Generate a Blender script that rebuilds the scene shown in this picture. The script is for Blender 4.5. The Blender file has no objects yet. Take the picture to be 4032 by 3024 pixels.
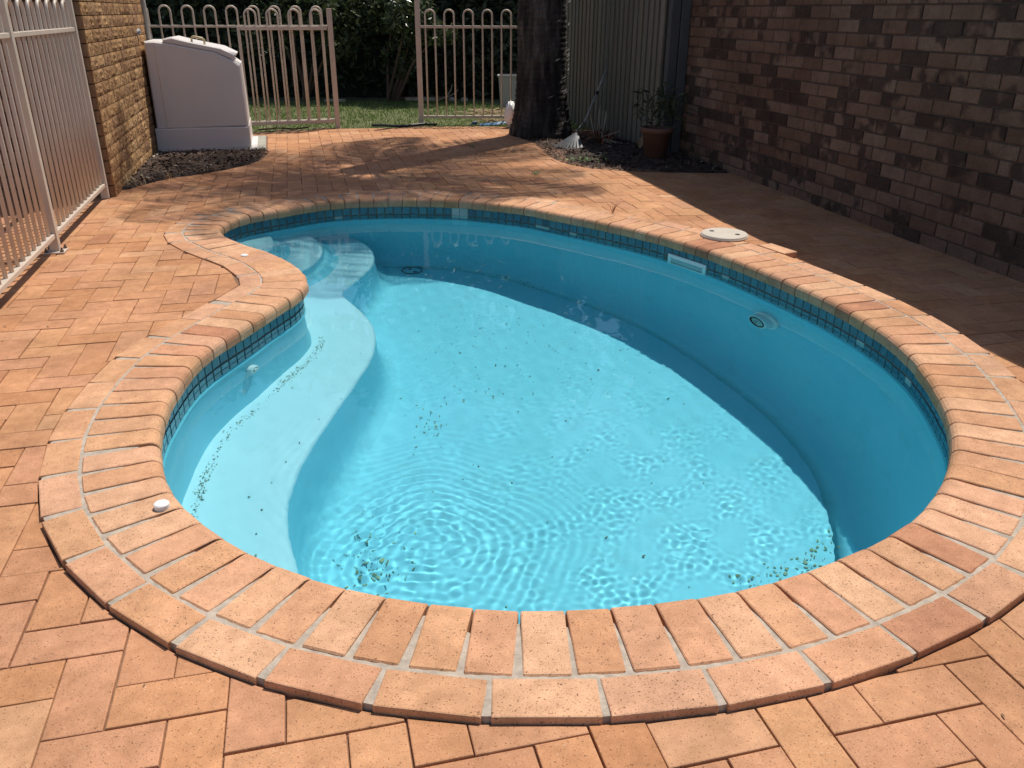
import bpy, math, random
import numpy as np
from mathutils import Vector, Matrix
S = bpy.context.scene
COL = S.collection
random.seed(7)
rng = np.random.default_rng(11)
PI = math.pi

# ------------------------------------------------------------------ camera
def setup_camera():
    p, r = math.radians(24.2), math.radians(0.3)
    fw = Vector((0, math.cos(p), -math.sin(p))); ri = Vector((1, 0, 0)); up = ri.cross(fw)
    r2 = ri * math.cos(r) + up * math.sin(r); u2 = up * math.cos(r) - ri * math.sin(r)
    m = Matrix((r2, u2, -fw)).transposed().to_4x4(); m.translation = (0, 0, 1.28)
    cd = bpy.data.cameras.new('camera'); co = bpy.data.objects.new('camera', cd); COL.objects.link(co)
    co.matrix_world = m; cd.sensor_width = 36; cd.lens = 36 * 3260 / 4032
    cd.clip_start = .05; cd.clip_end = 300; S.camera = co
setup_camera()

# ------------------------------------------------------------------ sky, sun, exposure
SUN_AZ, SUN_EL = math.radians(34), math.radians(63)
world = bpy.data.worlds.new('World'); S.world = world; world.use_nodes = True
wn = world.node_tree
sky = wn.nodes.new('ShaderNodeTexSky'); sky.sky_type = 'NISHITA'; sky.sun_disc = False
sky.sun_elevation = SUN_EL; sky.sun_rotation = SUN_AZ; sky.air_density = 1; sky.dust_density = 1.2
wn.links.new(sky.outputs[0], wn.nodes['Background'].inputs[0]); wn.nodes['Background'].inputs[1].default_value = .095
sd = Vector((math.sin(SUN_AZ) * math.cos(SUN_EL), math.cos(SUN_AZ) * math.cos(SUN_EL), math.sin(SUN_EL)))
sl = bpy.data.lights.new('sun', 'SUN'); sl.energy = 4.3; sl.angle = math.radians(.53); sl.color = (1, .95, .86)
so = bpy.data.objects.new('sun', sl); COL.objects.link(so); so.rotation_euler = sd.to_track_quat('Z', 'Y').to_euler()
so.location = sd * 20
sl.cycles.is_caustics_light = True
S.view_settings.view_transform = 'Standard'; S.view_settings.look = 'None'
S.view_settings.exposure = .10; S.view_settings.gamma = 1
S.cycles.sample_clamp_indirect = 4
S.cycles.use_denoising = True

# ------------------------------------------------------------------ materials
class NT:
    def __init__(s, name):
        s.m = bpy.data.materials.new(name); s.m.use_nodes = True; s.t = s.m.node_tree
        s.b = s.t.nodes['Principled BSDF']
    def n(s, typ, **kw):
        nd = s.t.nodes.new(typ)
        for k, v in kw.items():
            if k.startswith('i_'): nd.inputs[int(k[2:])].default_value = v
            else: setattr(nd, k, v)
        return nd
    def l(s, a, b): s.t.links.new(a, b)
    def math(s, op, a, b=None):
        nd = s.n('ShaderNodeMath', operation=op)
        for i, v in enumerate((a, b)):
            if v is None: continue
            if isinstance(v, (int, float)): nd.inputs[i].default_value = v
            else: s.l(v, nd.inputs[i])
        return nd.outputs[0]
    def ramp(s, fac, stops, interp='LINEAR'):
        nd = s.n('ShaderNodeValToRGB'); r = nd.color_ramp; r.interpolation = interp
        while len(r.elements) < len(stops): r.elements.new(.5)
        for e, (p, c) in zip(r.elements, stops):
            e.position = p; e.color = (*c, 1) if len(c) == 3 else c
        s.l(fac, nd.inputs[0]); return nd.outputs[0]
    def mix(s, fac, a, b, mode='MIX'):
        nd = s.n('ShaderNodeMix', data_type='RGBA', blend_type=mode)
        for i, v in ((0, fac), (6, a), (7, b)):
            if isinstance(v, (int, float)): nd.inputs[i].default_value = v
            elif isinstance(v, tuple): nd.inputs[i].default_value = (*v, 1)
            else: s.l(v, nd.inputs[i])
        return nd.outputs[2]
    def noise(s, vec, scale, detail=3, rough=.5, out=0):
        nd = s.n('ShaderNodeTexNoise'); nd.inputs['Scale'].default_value = scale
        nd.inputs['Detail'].default_value = detail; nd.inputs['Roughness'].default_value = rough
        if vec is not None: s.l(vec, nd.inputs['Vector'])
        return nd.outputs[out]
    def rand(s):
        o = s.n('ShaderNodeObjectInfo'); g = s.n('ShaderNodeNewGeometry')
        return s.math('FRACT', s.math('ADD', o.outputs['Random'], g.outputs['Random Per Island']))
    def coords(s, rnd=None):
        tc = s.n('ShaderNodeTexCoord')
        if rnd is None: return tc.outputs['Object']
        v = s.n('ShaderNodeVectorMath', operation='SCALE'); v.inputs[0].default_value = (37, 61, 17); s.l(rnd, v.inputs['Scale'])
        a = s.n('ShaderNodeVectorMath', operation='ADD'); s.l(tc.outputs['Object'], a.inputs[0]); s.l(v.outputs[0], a.inputs[1])
        return a.outputs[0]
    def world_stain(s, base, scale, lo, hi, mul=1.0):
        g = s.n('ShaderNodeNewGeometry')
        f = s.noise(g.outputs['Position'], scale, 5, .62)
        return s.mix(mul, base, s.ramp(f, [(.34, lo), (.66, hi)]), 'MULTIPLY')
    def bump(s, h, strength, dist):
        b = s.n('ShaderNodeBump'); b.inputs['Strength'].default_value = strength; b.inputs['Distance'].default_value = dist
        s.l(h, b.inputs['Height']); s.l(b.outputs[0], s.b.inputs['Normal'])
    def done(s, col=None, rough=.7, spec=None):
        if col is not None:
            if isinstance(col, tuple): s.b.inputs['Base Color'].default_value = (*col, 1)
            else: s.l(col, s.b.inputs['Base Color'])
        if isinstance(rough, (int, float)): s.b.inputs['Roughness'].default_value = rough
        else: s.l(rough, s.b.inputs['Roughness'])
        if spec is not None: s.b.inputs['Specular IOR Level'].default_value = spec
        return s.m

def clay(name, stops, speck=.75, speck_col=(.13, .055, .025), cloud=.25, scale=1.0):
    k = NT(name); r = k.rand(); co = k.coords(r)
    base = k.ramp(r, stops)
    c1 = k.noise(co, 9 * scale, 4, .6)
    base = k.mix(k.math('MULTIPLY', c1, cloud), base, (.62, .38, .23), 'MIX')
    c2 = k.noise(co, 26 * scale, 3, .6)
    base = k.mix(1.0, base, k.ramp(c2, [(.3, (.86, .84, .82)), (.7, (1.08, 1.08, 1.08))]), 'MULTIPLY')
    s1 = k.ramp(k.noise(co, 380, 2, .6), [(.60, (0, 0, 0)), (.68, (1, 1, 1))])
    s2 = k.ramp(k.noise(co, 190, 1, .5), [(.655, (0, 0, 0)), (.71, (1, 1, 1))])
    sp = k.math('MULTIPLY', k.math('MAXIMUM', s1, s2), speck)
    base = k.mix(sp, base, speck_col)
    pale = k.ramp(k.noise(co, 170, 1, .5), [(.68, (0, 0, 0)), (.74, (1, 1, 1))])
    base = k.mix(k.math('MULTIPLY', pale, .35), base, (.75, .55, .38))
    base = k.world_stain(base, 2.3, (.80, .78, .76), (1.10, 1.10, 1.10)); base = k.world_stain(base, 13, (.90, .89, .88), (1.06, 1.06, 1.07))
    k.bump(k.noise(co, 190, 3, .6), .35, .002)
    return k.done(base, .78, .25)

M = {}
M['paver'] = clay('terracotta_paver', [(0, (.46, .205, .090)), (.2, (.55, .262, .122)), (.4, (.50, .238, .124)), (.6, (.575, .295, .138)), (.8, (.52, .25, .140)), (.93, (.60, .335, .18)), (1, (.42, .172, .085))], .65)
M['coping'] = clay('coping_clay', [(0, (.56, .275, .14)), (.15, (.65, .355, .19)), (.3, (.59, .295, .17)), (.45, (.68, .395, .235)), (.6, (.61, .32, .17)), (.75, (.62, .335, .21)), (.88, (.70, .42, .25)), (.975, (.56, .265, .15)), (1, (.45, .19, .105))], .8)

def simple(name, col, rough=.6, var=.12, scale=12, bump=0, bdist=.002, spec=None, metal=0):
    k = NT(name); co = k.coords(k.rand())
    f = k.noise(co, scale, 4, .6)
    lo = tuple(c * (1 - var) for c in col); hi = tuple(min(1, c * (1 + var)) for c in col)
    base = k.ramp(f, [(.3, lo), (.7, hi)])
    if bump: k.bump(k.noise(co, scale * 6, 4, .65), bump, bdist)
    if metal: k.b.inputs['Metallic'].default_value = metal
    return k.done(base, rough, spec)

M['mortar'] = simple('cement_mortar', (.42, .35, .28), .9, .22, 40, .6, .003)
M['sand'] = simple('bedding_sand', (.22, .12, .07), .95, .35, 30, .5, .004)
M['soil'] = simple('dark_soil', (.05, .032, .024), .95, .4, 18, .8, .01)
M['white_cap'] = simple('white_plastic', (.85, .84, .82), .35, .03, 20)
M['powder'] = simple('beige_powder_coat', (.60, .50, .41), .42, .07, 7)
M['steel'] = simple('bolt_steel', (.10, .07, .05), .5, .3, 40)
M['grey_steel'] = simple('charcoal_steel', (.075, .08, .085), .55, .15, 6)
M['pump_white'] = simple('white_fibreglass', (.80, .75, .72), .38, .03, 4)
M['handle'] = simple('yellowed_handle', (.62, .50, .28), .4, .08, 9)
M['concrete'] = simple('weathered_concrete', (.34, .32, .27), .9, .2, 14, .6, .004)
M['grout'] = simple('tile_grout', (.16, .135, .105), .9, .3, 40, .4, .002)
M['lid'] = simple('skimmer_lid_plastic', (.58, .51, .43), .45, .06, 9)
M['black'] = simple('dark_recess', (.02, .018, .016), .8, .2, 9)
M['drain'] = simple('drain_plastic', (.05, .10, .11), .6, .1, 9)
M['pipe'] = simple('grey_pipe', (.36, .34, .31), .5, .08, 8)
M['green'] = simple('green_plastic', (.02, .25, .16), .4, .1, 9)
M['blue'] = simple('blue_plastic', (.03, .13, .27), .35, .1, 9)
M['grey_tub'] = simple('pale_grey_plastic', (.42, .42, .42), .5, .1, 5)
M['terracotta'] = simple('terracotta_pot', (.17, .085, .06), .8, .15, 10, .3, .002)
M['hose'] = simple('black_hose', (.02, .02, .022), .45, .2, 9)
M['timber'] = simple('bleached_timber', (.42, .34, .25), .8, .3, 20, .5, .003)
M['timber_dark'] = simple('brown_timber', (.12, .075, .05), .85, .3, 20, .5, .003)
M['stone'] = simple('river_stone', (.40, .35, .29), .8, .2, 14, .4, .004)
M['rake'] = simple('grey_rake_plastic', (.085, .09, .10), .5, .1, 14)
M['rake_handle'] = simple('grey_wood_handle', (.30, .29, .27), .7, .2, 22)
M['dry_leaf'] = simple('dry_leaf', (.30, .19, .10), .75, .4, 6)
M['red_leaf'] = simple('red_brown_leaf', (.22, .07, .03), .55, .4, 6)
M['pale_tip'] = simple('pale_dry_tip', (.40, .36, .29), .6, .15, 6)
M['straw'] = simple('straw', (.50, .38, .22), .8, .3, 9)
M['weed'] = simple('weed_green', (.10, .19, .045), .6, .3, 9)
M['litter'] = simple('pool_litter', (.20, .23, .14), .8, .6, 14)
M['silt'] = simple('pool_silt', (.33, .37, .20), .9, .5, 14)
M['lawn_soil'] = simple('lawn_thatch', (.13, .135, .055), .95, .4, 14, .6, .006)
M['chip'] = simple('bark_chip', (.085, .05, .035), .9, .7, 5)
M['pale_chip'] = simple('pale_chip', (.42, .36, .28), .8, .3, 5)
M['glass_lens'] = simple('light_lens', (.38, .46, .42), .2, .5, 40)

def leaf_mat(name, stops, rough=.45, trans=.25):
    k = NT(name); r = k.rand(); base = k.ramp(r, stops)
    k.l(base, k.b.inputs['Base Color']); k.b.inputs['Roughness'].default_value = rough
    k.b.inputs['Specular IOR Level'].default_value = .35
    tr = k.n('ShaderNodeBsdfTranslucent'); k.l(base, tr.inputs[0])
    mx = k.n('ShaderNodeMixShader'); mx.inputs[0].default_value = trans
    out = k.t.nodes['Material Output']; k.l(k.b.outputs[0], mx.inputs[1]); k.l(tr.outputs[0], mx.inputs[2]); k.l(mx.outputs[0], out.inputs[0])
    return k.m
M['leaf_dark'] = leaf_mat('dark_leaf', [(0, (.040, .052, .032)), (.6, (.06, .078, .042)), (1, (.09, .115, .065))], .5, .15)
M['leaf_mid'] = leaf_mat('mid_leaf_sunlit_mix', [(0, (.035, .05, .02)), (.7, (.06, .085, .03)), (.88, (.10, .13, .05)), (1, (.34, .37, .24))], .28, .25)  # the few palest leaves carry sunlight in their colour
M['frond'] = leaf_mat('palm_frond', [(0, (.04, .075, .02)), (1, (.09, .13, .04))], .4, .2)
M['grass'] = leaf_mat('lawn_grass', [(0, (.10, .17, .035)), (.5, (.15, .235, .055)), (.85, (.21, .27, .09)), (1, (.34, .32, .15))], .6, .3)

def mk_trunk():
    k = NT('palm_bark'); tc = k.n('ShaderNodeTexCoord'); co = tc.outputs['Object']
    mp = k.n('ShaderNodeMapping'); mp.inputs['Scale'].default_value = (14, 14, 3); k.l(co, mp.inputs[0])
    f = k.noise(mp.outputs[0], 1.0, 5, .65)
    base = k.ramp(f, [(.30, (.03, .025, .022)), (.5, (.085, .07, .06)), (.72, (.22, .185, .155))])
    mp2 = k.n('ShaderNodeMapping'); mp2.inputs['Scale'].default_value = (3, 3, 1.1); k.l(co, mp2.inputs[0])
    stain = k.ramp(k.noise(mp2.outputs[0], 1.0, 3, .6), [(.45, (.35, .35, .36)), (.6, (1, 1, 1))])
    base = k.mix(1.0, base, stain, 'MULTIPLY')
    k.bump(k.noise(mp.outputs[0], 2.4, 5, .7), .9, .02)
    return k.done(base, .9, .2)
M['bark'] = mk_trunk()
M['bark_scar'] = simple('pale_leaf_scar', (.20, .185, .165), .85, .3, 20, .5, .004)

def mk_paling():
    k = NT('weathered_paling'); r = k.rand(); co = k.coords(r)
    mp = k.n('ShaderNodeMapping'); mp.inputs['Scale'].default_value = (60, 60, 2.2); k.l(co, mp.inputs[0])
    f = k.noise(mp.outputs[0], 1.0, 4, .6)
    a = k.ramp(r, [(0, (.19, .185, .14)), (.5, (.235, .225, .175)), (1, (.20, .20, .165))])
    base = k.mix(1.0, a, k.ramp(f, [(.3, (.7, .7, .7)), (.7, (1.1, 1.1, 1.1))]), 'MULTIPLY')
    k.bump(f, .4, .002)
    return k.done(base, .85, .2)
M['paling'] = mk_paling()

def mk_wall_brick():
    k = NT('mottled_wall_brick'); r = k.rand(); co = k.coords(r)
    r2 = k.math('FRACT', k.math('MULTIPLY', r, 7.31))
    base = k.ramp(r, [(0, (.18, .108, .075)), (.3, (.24, .155, .11)), (.55, (.19, .118, .083)), (.8, (.26, .178, .13)), (1, (.21, .133, .096))])
    blot = k.noise(co, 7, 2, .5)
    th = k.math('ADD', blot, k.math('MULTIPLY', k.math('SUBTRACT', r2, .5), .62))
    mask = k.ramp(th, [(.56, (0, 0, 0)), (.69, (1, 1, 1))])
    base = k.mix(k.math('MULTIPLY', mask, .82), base, (.052, .037, .031))
    fine = k.noise(co, 70, 4, .65)
    base = k.mix(1.0, base, k.ramp(fine, [(.3, (.80, .79, .78)), (.7, (1.12, 1.12, 1.12))]), 'MULTIPLY')
    base = k.world_stain(base, 1.1, (.72, .70, .68), (1.12, 1.12, 1.12)); base = k.world_stain(base, 9, (.84, .82, .80), (1.1, 1.1, 1.1))
    k.bump(fine, .6, .004)
    return k.done(base, .85, .2)
M['wall_brick'] = mk_wall_brick()
M['wall_mortar'] = simple('wall_mortar', (.125, .085, .065), .95, .2, 30, .4, .003)
M['rock_brick'] = None
def mk_rock_brick():
    k = NT('rock_face_brick'); r = k.rand(); co = k.coords(r)
    base = k.ramp(r, [(0, (.29, .16, .08)), (.3, (.45, .265, .125)), (.55, (.34, .19, .095)), (.8, (.52, .32, .16)), (1, (.28, .15, .085))])
    f = k.noise(co, 30, 5, .65)
    base = k.mix(1.0, base, k.ramp(f, [(.3, (.72, .68, .62)), (.65, (1.1, 1.1, 1.1))]), 'MULTIPLY')
    k.bump(f, 1.0, .012)
    return k.done(base, .88, .2)
M['rock_brick'] = mk_rock_brick()
M['side_brick'] = simple('smooth_side_brick', (.27, .155, .085), .88, .2, 16, .4, .003)
M['rock_mortar'] = simple('brown_mortar', (.15, .085, .045), .95, .2, 30, .4, .003)

def mk_tile():
    k = NT('blue_tile'); r = k.rand(); co = k.coords(r)
    base = k.ramp(r, [(0, (.035, .13, .185)), (.3, (.055, .18, .235)), (.55, (.04, .145, .215)), (.8, (.08, .22, .27)), (1, (.05, .12, .17))])
    base = k.mix(1.0, base, k.ramp(k.noise(co, 45, 3, .6), [(.3, (.8, .8, .8)), (.7, (1.15, 1.15, 1.15))]), 'MULTIPLY')
    return k.done(base, .22, .5)
M['tile'] = mk_tile()
M['tile_patch'] = simple('bare_cement_patch', (.42, .47, .46), .8, .15, 30, .3, .002)

def mk_shell(name, c0, c1, stain=0.0):
    k = NT(name); co = k.coords()
    f = k.noise(co, 1.6, 3, .5)
    base = k.ramp(f, [(.3, c0), (.7, c1)])
    if stain:
        d = k.ramp(k.noise(co, 5.5, 5, .7), [(.55, (0, 0, 0)), (.75, (1, 1, 1))])
        base = k.mix(k.math('MULTIPLY', d, stain), base, (.22, .42, .40))
    return k.done(base, .45, .3)
M['shell'] = mk_shell('pool_gelcoat', (.26, .675, .795), (.30, .71, .83), .25)
M['shell_shallow_tint'] = mk_shell('gelcoat_shallow_tint', (.58, .79, .85), (.63, .825, .88), .14)  # same gelcoat; paler look of shallow water put into the tread colour

def mk_water():
    k = NT('pool_water'); k.t.nodes.remove(k.b)
    g = k.n('ShaderNodeBsdfGlass'); g.inputs['IOR'].default_value = 1.333; g.inputs['Roughness'].default_value = 0
    g.inputs[0].default_value = (.77, .98, 1, 1)
    k.l(g.outputs[0], k.t.nodes['Material Output'].inputs[0]); return k.m
M['water'] = mk_water()

# ------------------------------------------------------------------ object helpers
def mesh(name, v, f, m, smooth=False):
    me = bpy.data.meshes.new(name); me.from_pydata([tuple(map(float, p)) for p in v], [], [tuple(map(int, q)) for q in f])
    for mm in (m if isinstance(m, (list, tuple)) else [m]): me.materials.append(mm)
    if smooth: me.polygons.foreach_set('use_smooth', [True] * len(me.polygons))
    me.update(); return me
def tag(o, label=None, cat=None, group=None, kind=None):
    if label: o['label'] = label
    if cat: o['category'] = cat
    if group: o['group'] = group
    if kind: o['kind'] = kind
    return o
def link(name, me, parent=None):
    o = bpy.data.objects.new(name, me); COL.objects.link(o)
    if parent is not None:
        o.parent = parent
        p = parent; off = Vector((0, 0, 0))
        while p is not None: off += Vector(p['_w']) if '_w' in p else Vector((0, 0, 0)); p = None
        o.matrix_parent_inverse = Matrix.Translation(-off)
    return o
WPOS = {}
def obj(name, v, f, m, parent=None, smooth=False):
    return link2(name, mesh(name, v, f, m, smooth), parent)
def link2(name, me, parent=None, loc=(0, 0, 0), rot=None):
    o = bpy.data.objects.new(name, me); COL.objects.link(o); o.location = loc
    if rot is not None: o.rotation_euler = rot
    if parent is not None:
        o.parent = parent; o.matrix_parent_inverse = Matrix.Translation(-Vector(WPOS.get(parent.name, (0, 0, 0))))
    return o
def empty(name, loc, label, cat, group=None):
    o = bpy.data.objects.new(name, None); COL.objects.link(o); o.location = loc; o.empty_display_size = .1
    WPOS[o.name] = tuple(loc); return tag(o, label, cat, group)

class B:
    """collects shapes in world space, then becomes one mesh object"""
    def __init__(s): s.v, s.f = [], []
    def add(s, v, f):
        k = len(s.v); s.v += [tuple(p) for p in v]; s.f += [tuple(i + k for i in q) for q in f]
    def box(s, x0, x1, y0, y1, z0, z1, fr=None, bev=0):
        if bev:
            v, f = bevbox((x1 - x0) / 2, (y1 - y0) / 2, (z1 - z0) / 2, bev)
            v = [(p[0] + (x0 + x1) / 2, p[1] + (y0 + y1) / 2, p[2] + (z0 + z1) / 2) for p in v]
        else:
            v = [(x, y, z) for z in (z0, z1) for x, y in ((x0, y0), (x1, y0), (x1, y1), (x0, y1))]
            f = [(3, 2, 1, 0), (4, 5, 6, 7), (0, 1, 5, 4), (1, 2, 6, 5), (2, 3, 7, 6), (3, 0, 4, 7)]
        if fr: v = [fr(p) for p in v]
        s.add(v, f)
    def tube(s, pts, r, n=8, caps=True):
        pts = [Vector(p) for p in pts]; rs = r if isinstance(r, (list, tuple)) else [r] * len(pts)
        rings = []; ref = None
        for i, p in enumerate(pts):
            d = (pts[min(i + 1, len(pts) - 1)] - pts[max(i - 1, 0)]).normalized()
            if ref is None:
                ref = Vector((0, 0, 1)) if abs(d.z) < .9 else Vector((1, 0, 0))
            a = d.cross(ref).normalized() if d.cross(ref).length > 1e-6 else Vector((1, 0, 0)); b = a.cross(d).normalized(); ref = b
            ref = b
            rings.append([p + (a * math.cos(2 * PI * k / n) + b * math.sin(2 * PI * k / n)) * rs[i] for k in range(n)])
            ref = b if abs(b.dot(d)) < .99 else ref
        v = [q for rg in rings for q in rg]; f = []
        for i in range(len(pts) - 1):
            for k in range(n):
                f.append((i * n + k, i * n + (k + 1) % n, (i + 1) * n + (k + 1) % n, (i + 1) * n + k))
        if caps: f += [tuple(range(n))[::-1], tuple((len(pts) - 1) * n + k for k in range(n))]
        s.add(v, f)
    def lathe(s, prof, c, n=20, capb=True, capt=True):
        v = [(c[0] + r * math.cos(2 * PI * k / n), c[1] + r * math.sin(2 * PI * k / n), c[2] + z) for r, z in prof for k in range(n)]
        f = [(i * n + k, i * n + (k + 1) % n, (i + 1) * n + (k + 1) % n, (i + 1) * n + k) for i in range(len(prof) - 1) for k in range(n)]
        if capb: f.append(tuple(range(n))[::-1])
        if capt: f.append(tuple((len(prof) - 1) * n + k for k in range(n)))
        s.add(v, f)
    def build(s, name, m, parent=None, smooth=False): return obj(name, s.v, s.f, m, parent, smooth)

def bevbox(hx, hy, hz, b):
    v = []; idx = {}
    for ax in range(3):
        for sx in (-1, 1):
            for sy in (-1, 1):
                for sz in (-1, 1):
                    h = [hx - b, hy - b, hz - b]; h[ax] += b
                    idx[(ax, sx, sy, sz)] = len(v); v.append((sx * h[0], sy * h[1], sz * h[2]))
    f = []
    for ax in range(3):
        for s_ in (-1, 1):
            q = []
            for a, c in ((-1, -1), (1, -1), (1, 1), (-1, 1)):
                sg = [0, 0, 0]; sg[ax] = s_; o = [k for k in range(3) if k != ax]; sg[o[0]] = a; sg[o[1]] = c
                q.append(idx[(ax, *sg)])
            f.append(tuple(q))
    for ax in range(3):
        o = [k for k in range(3) if k != ax]
        for a in (-1, 1):
            for c in (-1, 1):
                q = []
                for t, w in ((o[0], -1), (o[0], 1), (o[1], 1), (o[1], -1)):
                    sg = [0, 0, 0]; sg[ax] = w; sg[o[0]] = a; sg[o[1]] = c; q.append(idx[(t, *sg)])
                f.append(tuple(q))
    for sx in (-1, 1):
        for sy in (-1, 1):
            for sz in (-1, 1): f.append(tuple(idx[(a, sx, sy, sz)] for a in range(3)))
    # consistent outward winding
    g = []
    for q in f:
        P = [Vector(v[i]) for i in q]; nrm = (P[1] - P[0]).cross(P[2] - P[0]); c = sum(P, Vector()) / len(P)
        g.append(q if nrm.dot(c) > 0 else q[::-1])
    return v, g
def sstep(a, b, x):
    t = min(1, max(0, (x - a) / (b - a))); return t * t * (3 - 2 * t)

# ------------------------------------------------------------------ ground levels and pool outline
OUT = np.array([(-1.147, 2.382), (-1.088, 2.249), (-1.015, 2.123), (-0.926, 2.007), (-0.823, 1.905), (-0.709, 1.814), (-0.586, 1.736), (-0.455, 1.672), (-0.318, 1.623), (-0.176, 1.591), (-0.031, 1.575), (0.114, 1.574), (0.259, 1.586), (0.403, 1.61), (0.544, 1.647), (0.68, 1.698), (0.812, 1.761), (0.939, 1.832), (1.059, 1.915), (1.168, 2.012), (1.264, 2.121), (1.35, 2.239), (1.424, 2.364), (1.487, 2.495), (1.537, 2.632), (1.574, 2.773), (1.605, 2.915), (1.629, 3.059), (1.643, 3.204), (1.642, 3.349), (1.63, 3.495), (1.606, 3.638), (1.574, 3.78), (1.534, 3.921), (1.486, 4.058), (1.433, 4.194), (1.379, 4.329), (1.321, 4.463), (1.26, 4.595), (1.195, 4.726), (1.124, 4.853), (1.047, 4.976), (0.963, 5.096), (0.873, 5.209), (0.776, 5.319), (0.675, 5.423), (0.57, 5.524), (0.463, 5.623), (0.353, 5.719), (0.245, 5.817), (0.137, 5.914), (0.016, 5.995), (-0.114, 6.062), (-0.246, 6.123), (-0.383, 6.172), (-0.526, 6.201), (-0.671, 6.216), (-0.816, 6.22), (-0.962, 6.21), (-1.106, 6.188), (-1.245, 6.147), (-1.377, 6.086), (-1.491, 5.996), (-1.593, 5.892), (-1.698, 5.791), (-1.796, 5.684), (-1.86, 5.553), (-1.889, 5.411), (-1.878, 5.266), (-1.816, 5.135), (-1.727, 5.02), (-1.627, 4.914), (-1.519, 4.816), (-1.412, 4.718), (-1.314, 4.61), (-1.228, 4.492), (-1.152, 4.368), (-1.094, 4.235), (-1.063, 4.092), (-1.074, 3.948), (-1.11, 3.806), (-1.145, 3.665), (-1.176, 3.523), (-1.215, 3.382), (-1.248, 3.241), (-1.266, 3.096), (-1.263, 2.951), (-1.249, 2.805), (-1.23, 2.661), (-1.195, 2.52)])
def cr(P, n):
    N = len(P); t = np.linspace(0, N, n, endpoint=False); i = t.astype(int); u = (t - i)[:, None]
    p0, p1, p2, p3 = P[(i - 1) % N], P[i % N], P[(i + 1) % N], P[(i + 2) % N]
    return .5 * (2 * p1 + (p2 - p0) * u + (2 * p0 - 5 * p1 + 4 * p2 - p3) * u ** 2 + (3 * p1 - p0 - 3 * p2 + p3) * u ** 3)
NO = 1200
RIM = cr(OUT, NO)
def csm(A, w):
    k = np.exp(-.5 * (np.arange(-4 * w, 4 * w + 1) / w) ** 2); k /= k.sum()
    return sum(np.roll(A, j, axis=0) * kk for j, kk in zip(range(-4 * w, 4 * w + 1), k))
TAN = csm(np.roll(RIM, -1, 0) - np.roll(RIM, 1, 0), 8); TAN /= np.linalg.norm(TAN, axis=1)[:, None]
NIN = np.stack([-TAN[:, 1], TAN[:, 0]], 1)                       # points into the pool
SEG = np.linalg.norm(np.roll(RIM, -1, 0) - RIM, axis=1); ARC = np.r_[0, np.cumsum(SEG)]; PERI = ARC[-1]
def rim(s, d=0.0):
    """point and inward normal at arc length s, moved d metres away from the pool"""
    s = s % PERI; i = int(np.searchsorted(ARC, s, 'right') - 1); u = (s - ARC[i]) / SEG[i]; j = (i + 1) % NO
    p = RIM[i] * (1 - u) + RIM[j] * u; n = NIN[i] * (1 - u) + NIN[j] * u; n = n / np.linalg.norm(n)
    return p - n * d, n
def rim_at(x, y):
    k = np.argmin(np.hypot(RIM[:, 0] - x, RIM[:, 1] - y)); return ARC[k]
def offset(d, n=NO): return np.array([rim(PERI * k / n, d)[0] for k in range(n)])
WZ = -.128

def ground_z(x, y):
    wl = sstep(1.7, 2.6, y) * sstep(-.8, -1.35, x); wb = sstep(5.0, 6.0, y) * sstep(1.6, .6, x) * (1 - wl)
    wr = sstep(.9, 1.5, x) * sstep(2, 3, y) * sstep(7.2, 5.5, y)
    return -.021 + wl * .016 + wb * .015 - wr * .014
A14 = math.radians(14.0)
U = np.array([math.cos(A14), math.sin(A14)]); V = np.array([-math.sin(A14), math.cos(A14)])
def wall_x(y): return 1.80 - .25 * (y - 8.07)

# ------------------------------------------------------------------ earth under everything
def inside(poly, x, y):
    c = False; n = len(poly); j = n - 1
    for i in range(n):
        xi, yi = poly[i]; xj, yj = poly[j]
        if (yi > y) != (yj > y) and x < (xj - xi) * (y - yi) / (yj - yi) + xi: c = not c
        j = i
    return c
def sheet_with_hole(name, outer, hole, zf, m):
    """ring-shaped sheet: outer polygon fanned to the hole by matching angles"""
    n = len(hole); cx, cy = np.mean(hole, 0); v, f = [], []
    for k in range(n): v.append((*hole[k], zf(*hole[k])))
    R = len(v)
    for k in range(n):
        d = hole[k] - np.array([cx, cy]); a = math.atan2(d[1], d[0])
        t = min([abs((outer[0] - cx) / math.cos(a)) if math.cos(a) < 0 else 1e9, abs((outer[1] - cx) / math.cos(a)) if math.cos(a) > 0 else 1e9,
                 abs((outer[2] - cy) / math.sin(a)) if math.sin(a) < 0 else 1e9, abs((outer[3] - cy) / math.sin(a)) if math.sin(a) > 0 else 1e9])
        x, y = cx + t * math.cos(a), cy + t * math.sin(a); v.append((x, y, zf(x, y)))
    for k in range(n): f.append((k, R + k, R + (k + 1) % n, (k + 1) % n))
    return obj(name, v, f, m)
hole = offset(.33, 240)
# star-shaped hole is needed for the fan: use the convex-ish hull of the rim
hc = hole.mean(0); ang = np.arctan2(hole[:, 1] - hc[1], hole[:, 0] - hc[0])
hull = []
for a in np.linspace(-PI, PI, 160, endpoint=False):
    dd = np.abs((ang - a + PI) % (2 * PI) - PI) < .06
    r = np.hypot(*(hole[dd] - hc).T).max(); hull.append(hc + r * np.array([math.cos(a), math.sin(a)]))
hull = np.array(hull)
tag(sheet_with_hole('ground', (-70, 70, -40, 120), hull, lambda x, y: -.14, M['soil']), kind='structure')

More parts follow.
